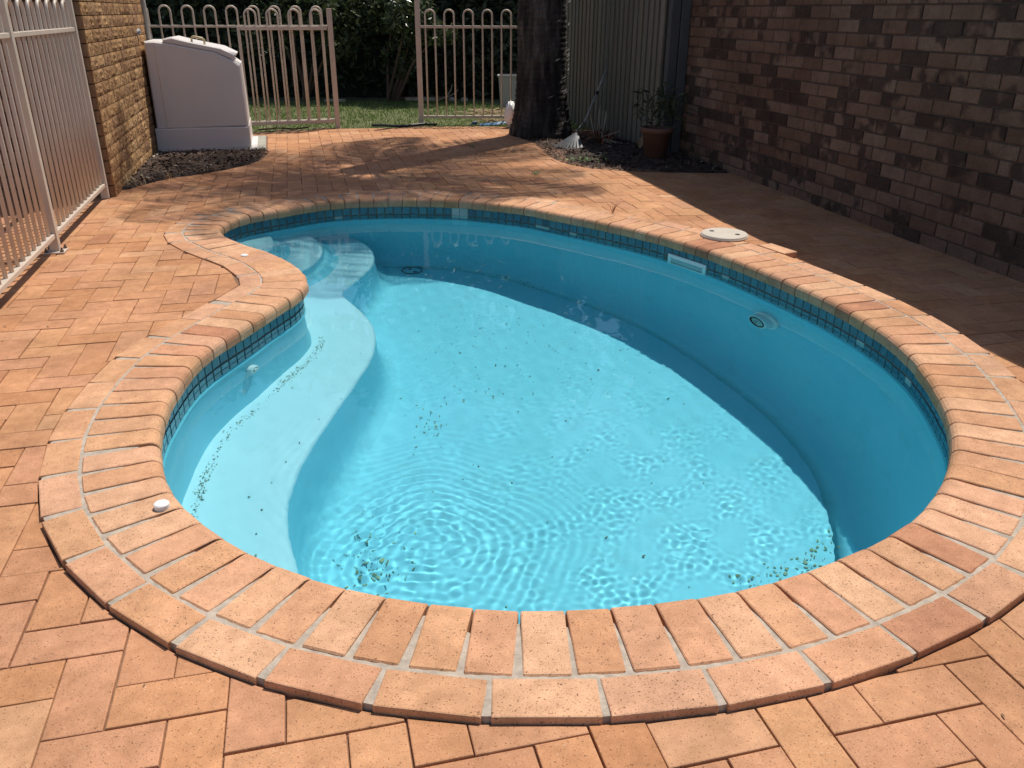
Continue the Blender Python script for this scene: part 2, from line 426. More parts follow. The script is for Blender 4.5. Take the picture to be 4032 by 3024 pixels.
# ------------------------------------------------------------------ brick paving
OUTER = offset(.342, 400)
BED_L = [(-3.35, 6.30), (-3.02, 6.52), (-2.98, 6.80), (-2.86, 7.04), (-2.70, 7.20), (-2.54, 7.44), (-2.42, 7.75), (-2.38, 8.0), (-2.42, 8.42), (-2.49, 8.60), (-2.765, 9.62), (-3.6, 9.7), (-3.9, 8.4)]
BED_R = [(0.03, 9.75), (0.13, 9.42), (0.22, 9.22), (0.29, 8.74), (0.37, 8.22), (0.49, 7.86), (0.70, 7.62), (0.95, 7.53), (1.25, 7.50), (1.6, 7.51), (2.1, 7.50), (2.6, 8.2), (2.0, 10.2), (0.2, 10.3)]
BACK = [(-4.6, 9.2), (-3.4, 9.62), (-2.86, 9.86), (-2.45, 10.10), (-2.1, 10.26), (-1.7, 10.34), (-1.14, 10.44), (-.7, 10.56), (-.2, 10.58), (0.2, 10.45), (0.8, 10.3), (3, 10.0)]
W0, W1 = np.array([wall_x(-1.2) - .012, -1.2]), np.array([wall_x(9.5) - .012, 9.5])
HC = np.array([-2.99, 6.26])                                     # house corner
PAVED = [(-4.9, -.3), tuple(W0 + [0, .9]), tuple(W1)] + BACK[::-1]
def seg_int(p, q, a, b):
    r = q - p; s_ = b - a; d = r[0] * s_[1] - r[1] * s_[0]
    if abs(d) < 1e-12: return None
    t = ((a[0] - p[0]) * s_[1] - (a[1] - p[1]) * s_[0]) / d; u = ((a[0] - p[0]) * r[1] - (a[1] - p[1]) * r[0]) / d
    return t if 0 <= t < 1 and 0 <= u <= 1 else None
def cut(poly, bound, keep_in, gap=.004):
    """straight cut of a convex paver where the polyline 'bound' (closed) crosses it"""
    P = [np.array(p) for p in poly]; bb = np.array(bound)
    c = np.mean(P, 0)
    near = np.hypot(*(bb - c).T); 
    state = [inside(bound, *p) == keep_in for p in P]
    hits = []
    nb = len(bb)
    if near.min() < .9 or nb < 40:
        for i in range(len(P)):
            p, q = P[i], P[(i + 1) % len(P)]
            for j in range(nb):
                a, b = bb[j], bb[(j + 1) % nb]
                if nb > 40 and min(abs(a[0] - c[0]), 9) > .3: continue
                t = seg_int(p, q, a, b)
                if t is not None: hits.append(p + (q - p) * t)
    if not hits: return P if all(state) else None
    if len(hits) < 2: return P if sum(state) > len(P) / 2 else None
    # use the two hits farthest apart
    best = max(((np.hypot(*(a - b)), i, j) for i, a in enumerate(hits) for j, b in enumerate(hits) if i < j), default=None)
    a, b = hits[best[1]], hits[best[2]]
    if best[0] < 1e-4: return P if sum(state) > len(P) / 2 else None
    n = np.array([-(b - a)[1], (b - a)[0]]) / best[0]
    sc = sum((1 if st else -1) * ((p - a) @ n) for p, st in zip(P, state))
    if sc < 0: n = -n
    out = []
    for i in range(len(P)):
        p, q = P[i], P[(i + 1) % len(P)]; dp, dq = (p - a) @ n - gap, (q - a) @ n - gap
        if dp >= 0: out.append(p)
        if (dp >= 0) != (dq >= 0): out.append(p + (q - p) * (dp / (dp - dq)))
    return out if len(out) >= 3 else None
def area(P): return .5 * abs(sum(P[i][0] * P[(i + 1) % len(P)][1] - P[(i + 1) % len(P)][0] * P[i][1] for i in range(len(P))))
def inset(P, d):
    n = len(P); a2 = sum(P[i][0] * P[(i + 1) % n][1] - P[(i + 1) % n][0] * P[i][1] for i in range(n)); sg = 1 if a2 > 0 else -1
    L = []
    for i in range(n):
        e = P[(i + 1) % n] - P[i]; l = np.hypot(*e)
        nn = np.array([-e[1], e[0]]) / max(l, 1e-9) * sg; L.append((P[i] + nn * d, e))
    out = []
    for i in range(n):
        (a, e), (b, g) = L[i - 1], L[i]; det = e[0] * g[1] - e[1] * g[0]
        if abs(det) < 1e-9: out.append(b); continue
        t = ((b[0] - a[0]) * g[1] - (b[1] - a[1]) * g[0]) / det; q = a + e * t
        if np.hypot(*(q - P[i])) > 6 * d + .004: q = P[i] + (q - P[i]) / np.hypot(*(q - P[i])) * d * 2
        out.append(q)
    return out
def prism(P, z, h=.05, bev=.003, tilt=(0, 0)):
    """flat-topped brick with rounded arris from a plan polygon; ccw"""
    n = len(P)
    a2 = sum(P[i][0] * P[(i + 1) % n][1] - P[(i + 1) % n][0] * P[i][1] for i in range(n))
    if a2 < 0: P = P[::-1]
    c = np.mean(P, 0); I1, I2 = inset(P, bev * .3), inset(P, bev)
    zz = lambda p: z + (p[0] - c[0]) * tilt[0] + (p[1] - c[1]) * tilt[1]
    v = [(p[0], p[1], zz(p) - h) for p in P] + [(p[0], p[1], zz(p) - bev) for p in P] + [(p[0], p[1], zz(p) - bev * .3) for p in I1] + [(p[0], p[1], zz(p)) for p in I2]
    f = [tuple(3 * n + i for i in range(n))]
    for r in range(3):
        for i in range(n): f.append((r * n + i, r * n + (i + 1) % n, (r + 1) * n + (i + 1) % n, (r + 1) * n + i))
    return v, f

PW = .1168
ORG = np.array([-.918, 1.184]) - 3 * PW * U
pavers = []
CAMP = np.array([0, 0, 1.28])
RINGC = OUTER
def pav_ok(P):
    for bound, keep in ((PAVED, True), (RINGC, False), (BED_L, False), (BED_R, False)):
        P = cut(P, bound, keep)
        if P is None: return None
    return P
FP, FC = math.radians(24.2), 3260 / 2016
def visible(x, y, z=0, m=1.06):
    d = np.array([x, y, z - 1.28]); zc = d[1] * math.cos(FP) - d[2] * math.sin(FP)
    if zc < .2: return 0
    X = d[0] / zc * FC; Y = (d[1] * math.sin(FP) + d[2] * math.cos(FP)) / zc * FC
    return 1 / (zc * zc) * abs(1.28 - z) / np.linalg.norm(d) if abs(X) < m and abs(Y) < .75 * m + .02 else 0
g = .0032
for a in range(-60, 90):
    for b in range(-30, 100):
        kind = (a - b) % 4
        if kind == 0: w, h = 2, 1
        elif kind == 3: w, h = 1, 2
        else: continue
        o = ORG + PW * (a * U + b * V)
        cx, cy = o + PW * (w / 2 * U + h / 2 * V)
        if not (-5.2 < cx < 3.6 and .3 < cy < 10.9): continue
        if cx < -2.99 and cy > 6.3 and (np.array([cx, cy]) - HC) @ U < -.05 and (np.array([cx, cy]) - HC) @ V > .05: continue
        vis = visible(cx, cy)
        jx, jy = random.uniform(-.0012, .0012), random.uniform(-.0012, .0012)
        q = [o + U * (g / 2 + jx) + V * (g / 2 + jy), o + U * (w * PW - g / 2 + jx) + V * (g / 2 + jy),
             o + U * (w * PW - g / 2 + jx) + V * (h * PW - g / 2 + jy), o + U * (g / 2 + jx) + V * (h * PW - g / 2 + jy)]
        P = pav_ok(q)
        if P is None or area(P) < .0007: continue
        full = len(P) == 4 and abs(area(P) - (2 * PW - g) * (PW - g)) < 1e-5
        pavers.append((vis * area(P), full, kind, P))
base_v = lambda x, y: ground_z(x, y) - .0085
pv, pf = [], []
gx = np.arange(-5.2, 4.6, .2); gy = np.arange(-.4, 10.9, .2)
keepv = {}
for i in range(len(gx) - 1):
    for j in range(len(gy) - 1):
        cx, cy = gx[i] + .1, gy[j] + .1
        if not inside(PAVED, cx, cy) and not any(inside(PAVED, gx[i] + a, gy[j] + b) for a in (0, .2) for b in (0, .2)): continue
        if sum(inside(offset_in, gx[i] + a, gy[j] + b) for a in (0, .2) for b in (0, .2)) == 4 if (offset_in := hull.tolist()) else False:
            if all(inside(OUT.tolist(), gx[i] + a, gy[j] + b) for a in (0, .2) for b in (0, .2)) or True:
                # the coping's own mortar bed closes this area
                inner = offset(.10, 120).tolist() if 'INB' not in globals() else INB
                INB = inner
                if any(inside(INB, gx[i] + a, gy[j] + b) for a in (0, .1, .2) for b in (0, .1, .2)): continue
        q = []
        for ii, jj in ((i, j), (i + 1, j), (i + 1, j + 1), (i, j + 1)):
            if (ii, jj) not in keepv: keepv[(ii, jj)] = len(pv); pv.append((gx[ii], gy[jj], base_v(gx[ii], gy[jj])))
            q.append(keepv[(ii, jj)])
        pf.append(tuple(q))
paving = tag(obj('paving', pv, pf, M['sand']), kind='structure')
pavers.sort(key=lambda t: -t[0])
rest = B(); shared = []
for k in range(4):
    L, Wd = PW * 2 - g, PW - g
    e = lambda: random.uniform(-.001, .001)
    q = [np.array(p) for p in ((-L / 2 + e(), -Wd / 2 + e()), (L / 2 + e(), -Wd / 2 + e()), (L / 2 + e(), Wd / 2 + e()), (-L / 2 + e(), Wd / 2 + e()))]
    shared.append(mesh('paver', *prism(q, 0), M['paver']))
for i, (vis, full, kind, P) in enumerate(pavers):
    c = np.mean(P, 0); z = ground_z(*c) + random.uniform(-.0012, .0012)
    tx = (ground_z(c[0] + .05, c[1]) - ground_z(c[0] - .05, c[1])) / .1 + random.uniform(-.007, .007); ty = (ground_z(c[0], c[1] + .05) - ground_z(c[0], c[1] - .05)) / .1 + random.uniform(-.007, .007)
    if i < 300 and vis > 0:
        if full:
            o = link2('paver', random.choice(shared), paving, (c[0], c[1], z))
            n = Vector((-tx, -ty, 1)).normalized(); qz = n.to_track_quat('Z', 'Y') if False else Vector((0, 0, 1)).rotation_difference(n)
            rz = Matrix.Rotation(A14 + (PI / 2 if kind == 3 else 0) + random.choice((0, PI)), 4, 'Z')
            o.rotation_euler = (qz.to_matrix().to_4x4() @ rz).to_euler()
        else:
            v, f = prism([p - c for p in P], 0, tilt=(tx, ty)); link2('paver', mesh('paver', v, f, M['paver']), paving, (c[0], c[1], z))
    else: rest.add(*prism(P, z, tilt=(tx, ty)))
tag(rest.build('paver', M['paver'], paving), kind='stuff')

# ------------------------------------------------------------------ swimming pool
pool = empty('swimming_pool', (0, 4, 0), 'kidney shaped swimming pool of pale blue fibreglass with brick coping and blue waterline tiles', 'swimming pool')
# shell
NS = 300
def ring(d, z): return [(*rim(PERI * k / NS, d)[0], z) for k in range(NS)]
rows = [(.034, -.05), (.034, -.243), (.030, -.252), (.022, -.256), (.022, -.262), (.034, -.30), (.02, -.60), (-.03, -1.0), (-.06, -1.08), (-.11, -1.15), (-.18, -1.205), (-.26, -1.225)]
sv, sf = [], []
inner_floor = csm(np.array([rim(PERI * k / NS, -.26)[0] for k in range(NS)]), 3)
for d, z in rows[:-1]: sv += ring(d, z)
sv += [(*p, -1.225) for p in inner_floor]
for r in range(len(rows) - 1):
    for k in range(NS): sf.append((r * NS + k, (r + 1) * NS + k, (r + 1) * NS + (k + 1) % NS, r * NS + (k + 1) % NS))
sf.append(tuple((len(rows) - 1) * NS + k for k in range(NS)))
shell = obj('shell', sv, sf, M['shell'], pool, True); shell.data.polygons[len(sf) - 1].use_smooth = False
receivers = [shell]
# steps and bench: each a solid block with a rounded nose that runs back into the wall
def tread(name, edge, zt, zb, s0, s1, m, ins=.09):
    E = np.array(edge, float)
    for _ in range(2):                                            # corner-cutting keeps the ends
        Q = [E[0]]
        for a, b in zip(E[:-1], E[1:]): Q += [a * .75 + b * .25, a * .25 + b * .75]
        Q.append(E[-1]); E = np.array(Q)
    T = np.gradient(E, axis=0); T /= np.linalg.norm(T, axis=1)[:, None]; N = np.stack([-T[:, 1], T[:, 0]], 1)
    prof = [(-ins, 0), (-.022, 0)] + [(-.022 + .022 * math.sin(a), -.022 + .022 * math.cos(a)) for a in (.3, .6, .9, 1.2, PI / 2)] + [(.006, (zb - zt) * .45), (.014, (zb - zt) * .7), (.03, (zb - zt) + .07), (.05, (zb - zt) + .03), (.08, (zb - zt) + .009), (.11, zb - zt - .003)]
    v, f = [], []; n = len(E)
    for o, dz in prof: v += [(*(E[k] + N[k] * o), zt + dz) for k in range(n)]
    for r in range(len(prof) - 1):
        for k in range(n - 1): f.append((r * n + k, (r + 1) * n + k, (r + 1) * n + k + 1, r * n + k + 1))
    if s1 < s0: s1 += PERI
    back = [rim(s, .06)[0] for s in np.linspace(s0, s1, 90)]      # from edge start, along the wall, to edge end
    k0 = len(v); v += [(*p, zt) for p in back]
    k1 = len(v); v += [(*(E[k] - N[k] * ins), zt) for k in range(n)]
    f.append(tuple(range(k1, k1 + n))[::-1] + tuple(range(k0, k0 + 90)))
    o = obj(name, v, f, m, pool, True); o.data.polygons[len(f) - 1].use_smooth = False; receivers.append(o)
    o.data.materials.append(M['shell'])
    for q in range(6 * (n - 1), len(f) - 1): o.data.polygons[q].material_index = 1
    md = o.modifiers.new('tri', 'TRIANGULATE')
    return o
bench = [(-1.24, 6.20), (-1.12, 6.04), (-1.03, 5.88), (-.965, 5.66), (-.95, 5.46), (-.975, 5.28), (-1.01, 5.12), (-1.05, 4.98), (-1.055, 4.88), (-.94, 4.70), (-.85, 4.54), (-.775, 4.37), (-.735, 4.18), (-.72, 3.98), (-.74, 3.79), (-.80, 3.38), (-.85, 3.02), (-.855, 2.8), (-.84, 2.64), (-.79, 2.46), (-.70, 2.25), (-.58, 2.02), (-.46, 1.82), (-.36, 1.60)]
tread('bench', bench, -.70, -1.225, rim_at(*bench[0]), rim_at(*bench[-1]), M['shell_shallow_tint'])
st2 = [(-1.56, 6.05), (-1.44, 5.93), (-1.36, 5.76), (-1.30, 5.55), (-1.295, 5.33), (-1.33, 5.16), (-1.42, 4.98), (-1.52, 4.78)]
tread('step', st2, -.50, -.70, rim_at(*st2[0]), rim_at(*st2[-1]), M['shell_shallow_tint'])
st3 = [(-1.76, 5.86), (-1.69, 5.72), (-1.625, 5.54), (-1.61, 5.38), (-1.65, 5.22), (-1.74, 4.98)]
tread('step', st3, -.295, -.50, rim_at(*st3[0]), rim_at(*st3[-1]), M['shell_shallow_tint'], .03)

# grout band and waterline tiles
gv, gf = [], []
for d, z in ((.031, -.055), (.031, -.240)): gv += ring(d, z)
for k in range(NS): gf.append((k, NS + k, NS + (k + 1) % NS, (k + 1) % NS))
receivers.append(obj('grout', gv, gf, M['grout'], pool, True))
TP = PERI / round(PERI / .062); NTI = round(PERI / .062)
tv, tf = bevbox(.0275, .004, .0262, .0015)
tmesh = mesh('waterline_tile', tv, tf, M['tile'])
skim_s = rim_at(1.145, 5.02); s_hide0, s_hide1 = rim_at(-1.05, 2.2), rim_at(1.46, 2.45)
patch = {(0, int(rim_at(-.35, 6.16) / TP)), (0, int(rim_at(-.35, 6.16) / TP) + 1), (1, int(rim_at(-.35, 6.16) / TP)), (1, int(rim_at(-.35, 6.16) / TP) + 1),
         (1, int(rim_at(-.2, 6.1) / TP) + 4), (1, int(rim_at(.42, 5.66) / TP)), (1, int(rim_at(.21, 5.85) / TP)), (1, int(rim_at(.17, 5.88) / TP)), (1, int(rim_at(-1.3, 6.1) / TP)),
         (0, int(rim_at(-1.23, 4.49) / TP)), (0, int(rim_at(-1.23, 4.49) / TP) + 1), (1, int(rim_at(-1.23, 4.49) / TP)), (1, int(rim_at(.95, 5.12) / TP) - 8), (1, int(rim_at(1.6, 3.66) / TP)), (1, int(rim_at(1.64, 3.2) / TP))}
cand = []
for row in range(3):
    for k in range(NTI):
        s = (k + .5) * TP; p, n = rim(s, .0305)
        zt = -.092 - row * .0595
        if abs(((s - skim_s + PERI / 2) % PERI) - PERI / 2) < .18 and row > 0: continue
        hidden = s_hide0 < s < s_hide1 if s_hide0 < s_hide1 else (s > s_hide0 or s < s_hide1)
        dist = math.hypot(*p); facing = max(0, n @ (-p) / dist)
        cand.append(((0 if hidden else 1) * (.15 + facing) / dist ** 2 * (1 if row == 0 else .45), row, k, p, n, zt))
cand.sort(key=lambda t: -t[0])
tb = B(); pb = B(); cnt = 0
for sc, row, k, p, n, zt in cand:
    rz = math.atan2(n[1], n[0]) - PI / 2
    if (row, k) in patch:
        c_, s_ = math.cos(rz), math.sin(rz)
        receivers.append(obj('cement_patch', [(p[0] + x * c_ * 1.12 - y * s_, p[1] + x * s_ * 1.12 + y * c_, zt + z * 1.12) for x, y, z in tv], tf, M['tile_patch'], pool)); continue
    jz = random.uniform(-.0012, .0012); rj = random.uniform(-.012, .012)
    if cnt < 300:
        o = link2('waterline_tile', tmesh, pool, (p[0], p[1], zt + jz), (0, rj, rz)); receivers.append(o); cnt += 1
    else:
        c_, s_ = math.cos(rz), math.sin(rz)
        tb.add([(p[0] + x * c_ - y * s_, p[1] + x * s_ + y * c_, zt + jz + z) for x, y, z in tv], tf)
receivers.append(tag(tb.build('waterline_tile', M['tile'], pool), kind='stuff'))

# coping: a ring of bull-nosed headers and an outer ring of stretchers on a mortar bed
LH = .226
prof = [(LH, -.066), (LH, -.004), (LH - .004, 0), (.032, 0), (.020, -.0025), (.010, -.0085), (.003, -.018), (0, -.031), (0, -.056), (.004, -.062), (.05, -.064)]
def header_mesh(w0, w1):
    """local frame: y = 0 at the nose growing outwards, x along the rim"""
    v, f = [], []; n = len(prof); e = .003
    for sgn, ins in ((-1, 0), (-1, 1), (1, 1), (1, 0)):
        for d, z in prof:
            w = (w0 + (w1 - w0) * d / LH) / 2
            x = sgn * (w - e * ins); zz = z if ins else z - (.0022 if z > -.05 else 0)
            dd = d if ins else (d + .0022 if d < .03 else d - .001)
            v.append((x, dd, zz))
    for c in range(3):
        for k in range(n): f.append((c * n + k, c * n + (k + 1) % n, (c + 1) * n + (k + 1) % n, (c + 1) * n + k)[::-1])
    f.append(tuple(range(n))); f.append(tuple(3 * n + k for k in range(n))[::-1])
    return v, f
s = .02; hs = []
def kap(s_):
    a, na = rim(s_ - .12); b, nb = rim(s_ + .12)
    d = math.atan2(na[0] * nb[1] - na[1] * nb[0], na @ nb); return d / .24
while s < PERI - .05:
    K = kap(s); fac = 1 + K * LH
    st = .1062 if fac >= 1 else min(.145, .1062 / max(fac, .6)); st *= random.uniform(.985, 1.015)
    hs.append((s, st, fac)); s += st
sc = PERI / s
hcache = {}
for s0, st, fac in hs:
    s_ = (s0 + st / 2) * sc; p, n = rim(s_); w0 = min(st * sc - .0025, .1035 if fac >= 1 else .15); w1 = min(st * sc * fac - .004, .103)
    key = (round(w0, 3), round(w1, 3))
    if key not in hcache: hcache[key] = mesh('coping_brick', *header_mesh(*key), M['coping'])
    o = link2('coping_brick', hcache[key], pool, (p[0] + n[0] * random.uniform(-.002, .002), p[1] + n[1] * random.uniform(-.002, .002), random.uniform(-.0012, .0012)))
    o.rotation_euler = (random.uniform(-.004, .004), random.uniform(-.008, .008), math.atan2(-n[1], -n[0]) - PI / 2 + random.uniform(-.012, .012))
    receivers.append(o)
D0, D1 = LH + .008, LH + .008 + .106
s = .1; ss = []
while s < PERI:
    K = kap(s); fac = 1 + K * (D0 if K > 0 else (D0 + D1) / 2); st = .2315 / max(fac, .45); ss.append((s, st)); s += st
k2 = PERI / (s - .1)
for s0, st in ss:
    a, b = s0 * k2, (s0 + st) * k2; m_ = (a + b) / 2
    K = kap(m_)
    q0, q1, q2, q3 = (rim(a, D0)[0], rim(b, D0)[0], rim(b, D1)[0], rim(a, D1)[0])
    pm, n = rim(m_, (D0 + D1) / 2); t = np.array([n[1], -n[0]])
    def fit(pa, pb_, lim):
        L = min(np.hypot(*(pb_ - pa)) - .005, lim); return L
    lim = .2225 if K > -.15 else .42
    l0, l1 = fit(q0, q1, lim), fit(q3, q2, lim)
    bi = abs((((q0 + q1) / 2) - pm) @ n); bo = .053
    P = [pm + n * .053 - t * l0 / 2, pm + n * .053 + t * l0 / 2, pm - n * .053 + t * l1 / 2, pm - n * .053 - t * l1 / 2]
    z = -.0015 + random.uniform(-.001, .001)
    v, f = prism([p - pm for p in P], 0, .058, .004, (random.uniform(-.006, .006), random.uniform(-.006, .006)))
    o = link2('coping_brick', mesh('coping_brick', v, f, M['coping']), pool, (pm[0], pm[1], z)); o.rotation_euler = (0, 0, random.uniform(-.008, .008))
mv, mf = [], []
mr = [(.06, -.03), (.066, -.010), (.12, -.0055), (LH - .01, -.0045), (LH + .012, -.0035), (D1 - .02, -.005), (D1 - .004, -.007), (D1 - .002, -.075)]
NM = 900
for d, z in mr:
    for k in range(NM):
        dd = d + random.uniform(-.0015, .0015) + (.03 * math.sin(k * .37) * math.sin(k * .113) if d < .1 else 0); mv.append((*rim(PERI * k / NM, dd)[0], z + random.uniform(-.0012, .0012)))
for r in range(len(mr) - 1):
    for k in range(NM): mf.append((r * NM + k, r * NM + (k + 1) % NM, (r + 1) * NM + (k + 1) % NM, (r + 1) * NM + k))
obj('mortar_bed', mv, mf, M['mortar'], pool)
# raised brick beside the skimmer lid
pm, n = rim(rim_at(1.24, 4.67), D1 + .060); t = np.array([n[1], -n[0]])
P = [n * .052 - t * .11, n * .052 + t * .11, -n * .052 + t * .11, -n * .052 - t * .11]
link2('coping_brick', mesh('coping_brick', *prism(P, 0, .065, .006), M['coping']), pool, (pm[0], pm[1], .001))
# skimmer mouth in the waterline band
p, n = rim(skim_s, .028); rz = math.atan2(n[1], n[0]) - PI / 2; cz, sz = math.cos(rz), math.sin(rz)
def fr_skim(q): return (p[0] + q[0] * cz - q[1] * sz, p[1] + q[0] * sz + q[1] * cz, q[2])
b = B(); b.box(-.165, .165, -.003, .012, -.128, -.104, fr_skim, .002); b.box(-.165, .165, -.003, .012, -.262, -.236, fr_skim, .002)
b.box(-.165, -.137, -.003, .012, -.2358, -.1282, fr_skim, .002); b.box(.137, .165, -.003, .012, -.2358, -.1282, fr_skim, .002)
sk = b.build('skimmer_mouth', M['white_cap'], pool); receivers.append(sk)
b = B(); b.box(-.136, .136, -.002, .003, -.2355, -.1285, fr_skim); receivers.append(b.build('flap', M['grey_tub'], sk) if False else b.build('skimmer_flap', M['grey_tub'], pool))
# light niche, return inlet, drain
def wall_disc(x, y, z, rings, name, m, seg=28, d=.02):
    s_ = rim_at(x, y); p, n = rim(s_, d); t = np.array([-n[1], n[0]]); b_ = B(); v, f = [], []
    for r, o in rings:
        for k in range(seg):
            a = 2 * PI * k / seg; q = p + t * r * math.cos(a) + n * o; v.append((q[0], q[1], z + r * math.sin(a)))
    for i in range(len(rings) - 1):
        for k in range(seg): f.append((i * seg + k, i * seg + (k + 1) % seg, (i + 1) * seg + (k + 1) % seg, (i + 1) * seg + k))
    f.append(tuple((len(rings) - 1) * seg + k for k in range(seg))); o = obj(name, v, f, m, pool, False); receivers.append(o); return o
wall_disc(1.385, 4.31, -.53, [(.103, -.02), (.103, .012), (.097, .018), (.083, .02), (.079, .062), (.073, .068), (.060, .068), (.058, .06)], 'pool_light', M['white_cap'])
wall_disc(1.385, 4.31, -.53, [(.058, .05), (.058, .062), (.038, .071), (.016, .075)], 'light_lens', M['glass_lens'])
wall_disc(1.385, 4.31, -.53, [(.063, .064), (.063, .071), (.057, .073), (.057, .064)], 'gasket', M['black'])
wall_disc(-1.175, 3.5, -.385, [(.036, -.01), (.036, .012), (.030, .018), (.021, .018), (.019, .008), (.014, .008), (.013, .022), (.007, .024), (.006, .010)], 'return_inlet', M['white_cap'], 24)
b = B(); c = (-.74, 5.90, -1.222)
for r0, r1 in ((.076, .070),): b.lathe([(r0, 0), (r0, .012), (r1, .012), (r1, 0)], c, 30, False, False)
b.box(c[0] - .03, c[0] - .005, c[1] + .02, c[1] + .035, c[2], c[2] + .008); b.box(c[0] + .01, c[0] + .04, c[1] - .035, c[1] - .022, c[2], c[2] + .008)
receivers.append(b.build('floor_drain', M['drain'], pool))

# water surface with ripples spreading from the return jet
xs = np.arange(-2.0, 1.78, .008); ys = np.arange(1.5, 6.36, .008)
X, Y = np.meshgrid(xs, ys)
def field(kx, seed, n):
    r_ = np.random.default_rng(seed); Z = np.zeros_like(X)
    for _ in range(n):
        lam = r_.uniform(*kx); a = r_.uniform(0, 2 * PI); k = 2 * PI / lam
        Z += np.sin(k * (math.cos(a) * X + math.sin(a) * Y) + r_.uniform(0, 6.28))
    return Z / math.sqrt(n)
def blob(x, y, sx, sy): return np.exp(-((X - x) / sx) ** 2 - ((Y - y) / sy) ** 2)
R1 = np.hypot(X + .28, (Y - 2.0)); R2 = np.hypot(X - .15, Y - 1.95)
calm = .00010 * field((.25, .6), 1, 14) + .00005 * field((.08, .2), 2, 20)
R1 = np.hypot(X + .10 + .03 * np.sin(Y * 9), Y - 3.12 + .03 * np.sin(X * 11))
jet = blob(-.16, 3.10, .42, .42)
Z = WZ + calm + jet * (.00007 * field((.034, .055), 3, 60) + .00005 * field((.05, .09), 9, 40)) + blob(-.1, 3.12, .55, .55) * .00008 * np.sin(R1 * 2 * PI / .045) * np.clip(R1 * 5, 0, 1)
patch = np.clip(.62 + .75 * field((.18, .45), 5, 24), 0.05, 1.5)
Z += np.clip(blob(1.0, 3.1, .65, .8) + blob(.75, 2.5, .7, .7), 0, 1) * (.00006 * field((.028, .05), 4, 60) + .00004 * field((.05, .08), 24, 40)) * patch
Z += np.clip(blob(.5, 3.9, .8, .8), 0, 1) * .00004 * field((.035, .08), 14, 40) * patch
Z += blob(-.32, 2.0, .45, .42) * (.00014 * field((.035, .06), 6, 40) + .00008 * np.sin(np.hypot(X + .28, Y - 2.0) * 2 * PI / .05)) + np.clip(blob(.6, 2.0, .7, .4), 0, 1) * .00009 * field((.035, .06), 8, 50) * patch
RB = offset(.045, 300).tolist()
mask = np.zeros_like(X, bool)
poly = np.array(RB); n = len(poly); j = n - 1
for i in range(n):
    xi, yi = poly[i]; xj, yj = poly[j]
    cnd = ((yi > Y) != (yj > Y)) & (X < (xj - xi) * (Y - yi) / ((yj - yi) if yj != yi else 1e-9) + xi)
    mask ^= cnd; j = i
m4 = mask[:-1, :-1] | mask[1:, :-1] | mask[:-1, 1:] | mask[1:, 1:]
idx = -np.ones(X.shape, int)
jj, ii = np.nonzero(m4)
used = np.zeros_like(mask)
for a, b2 in ((0, 0), (0, 1), (1, 0), (1, 1)): used[jj + a, ii + b2] = True
idx[used] = np.arange(used.sum())
wv = np.stack([X[used], Y[used], Z[used]], 1); wf = np.stack([idx[jj, ii], idx[jj, ii + 1], idx[jj + 1, ii + 1], idx[jj + 1, ii]], 1)
me = bpy.data.meshes.new('water'); me.vertices.add(len(wv)); me.vertices.foreach_set('co', wv.ravel())
me.loops.add(wf.size); me.loops.foreach_set('vertex_index', wf.ravel().astype(np.int32))
me.polygons.add(len(wf)); me.polygons.foreach_set('loop_start', np.arange(0, wf.size, 4, dtype=np.int32)); 
me.polygons.foreach_set('use_smooth', np.ones(len(wf), bool)); me.update(calc_edges=True); me.validate(); me.materials.append(M['water'])
water = tag(link2('water', me), kind='structure'); water.cycles.is_caustics_caster = True
# litter lying on the bottom
b = B(); b2 = B()
def fleck(bb, x, y, z, r):
    a = random.uniform(0, PI); e = random.uniform(.25, .8); pts = []
    for k in range(5):
        t = 2 * PI * k / 5; rr = r * random.uniform(.6, 1.2); dx, dy = rr * math.cos(t), rr * e * math.sin(t)
        pts.append((x + dx * math.cos(a) - dy * math.sin(a), y + dx * math.sin(a) + dy * math.cos(a), z + random.uniform(.002, .006)))
    bb.add(pts + [(x, y, z + .007)], [(k, (k + 1) % 5, 5) for k in range(5)])
FZ = -1.223
for _ in range(230):
    x, y = random.gauss(-.1, .45), random.gauss(4.55, .42)
    if inside(RB, x, y) and x > -.68: fleck(b, x, y, FZ, random.uniform(.002, .007))
for _ in range(75):
    x, y = random.gauss(-.58, .085), random.gauss(2.68, .16)
    if x > -.74: fleck(b, x, y, FZ, random.uniform(.002, .008)); fleck(b2, x + random.gauss(0, .03), y + random.gauss(0, .03), FZ, random.uniform(.003, .012))
for _ in range(90):
    t = random.random(); x, y = .85 + .53 * t, 2.62 + .28 * t * t; fleck(b2, x + random.gauss(0, .035), y + random.gauss(0, .03), FZ, random.uniform(.003, .012))
for _ in range(120):
    s_ = random.uniform(rim_at(-.3, 6.2) - .9, rim_at(-.3, 6.2) + .5); q, _n = rim(s_, -.22 + random.gauss(0, .035)); fleck(b, q[0], q[1], -1.212, random.uniform(.003, .010))
for _ in range(40): fleck(b2, random.gauss(-.42, .05), random.gauss(3.75, .12), FZ, random.uniform(.003, .010))
for _ in range(60):
    x, y = random.uniform(-.6, 1.2), random.uniform(2.2, 5)
    if inside(RB, x, y): fleck(b, x, y, FZ, random.uniform(.003, .008))
for _ in range(760):
    s_ = random.uniform(rim_at(-1.08, 4.2), PERI + .05); q, _n = rim(s_, -.045 + random.gauss(0, .011))
    if random.random() < .5 + .5 * math.sin(s_ * 9) * math.sin(s_ * 4.1): fleck(b2 if random.random() < .6 else b, q[0], q[1], -.699, random.uniform(.0018, .0065))
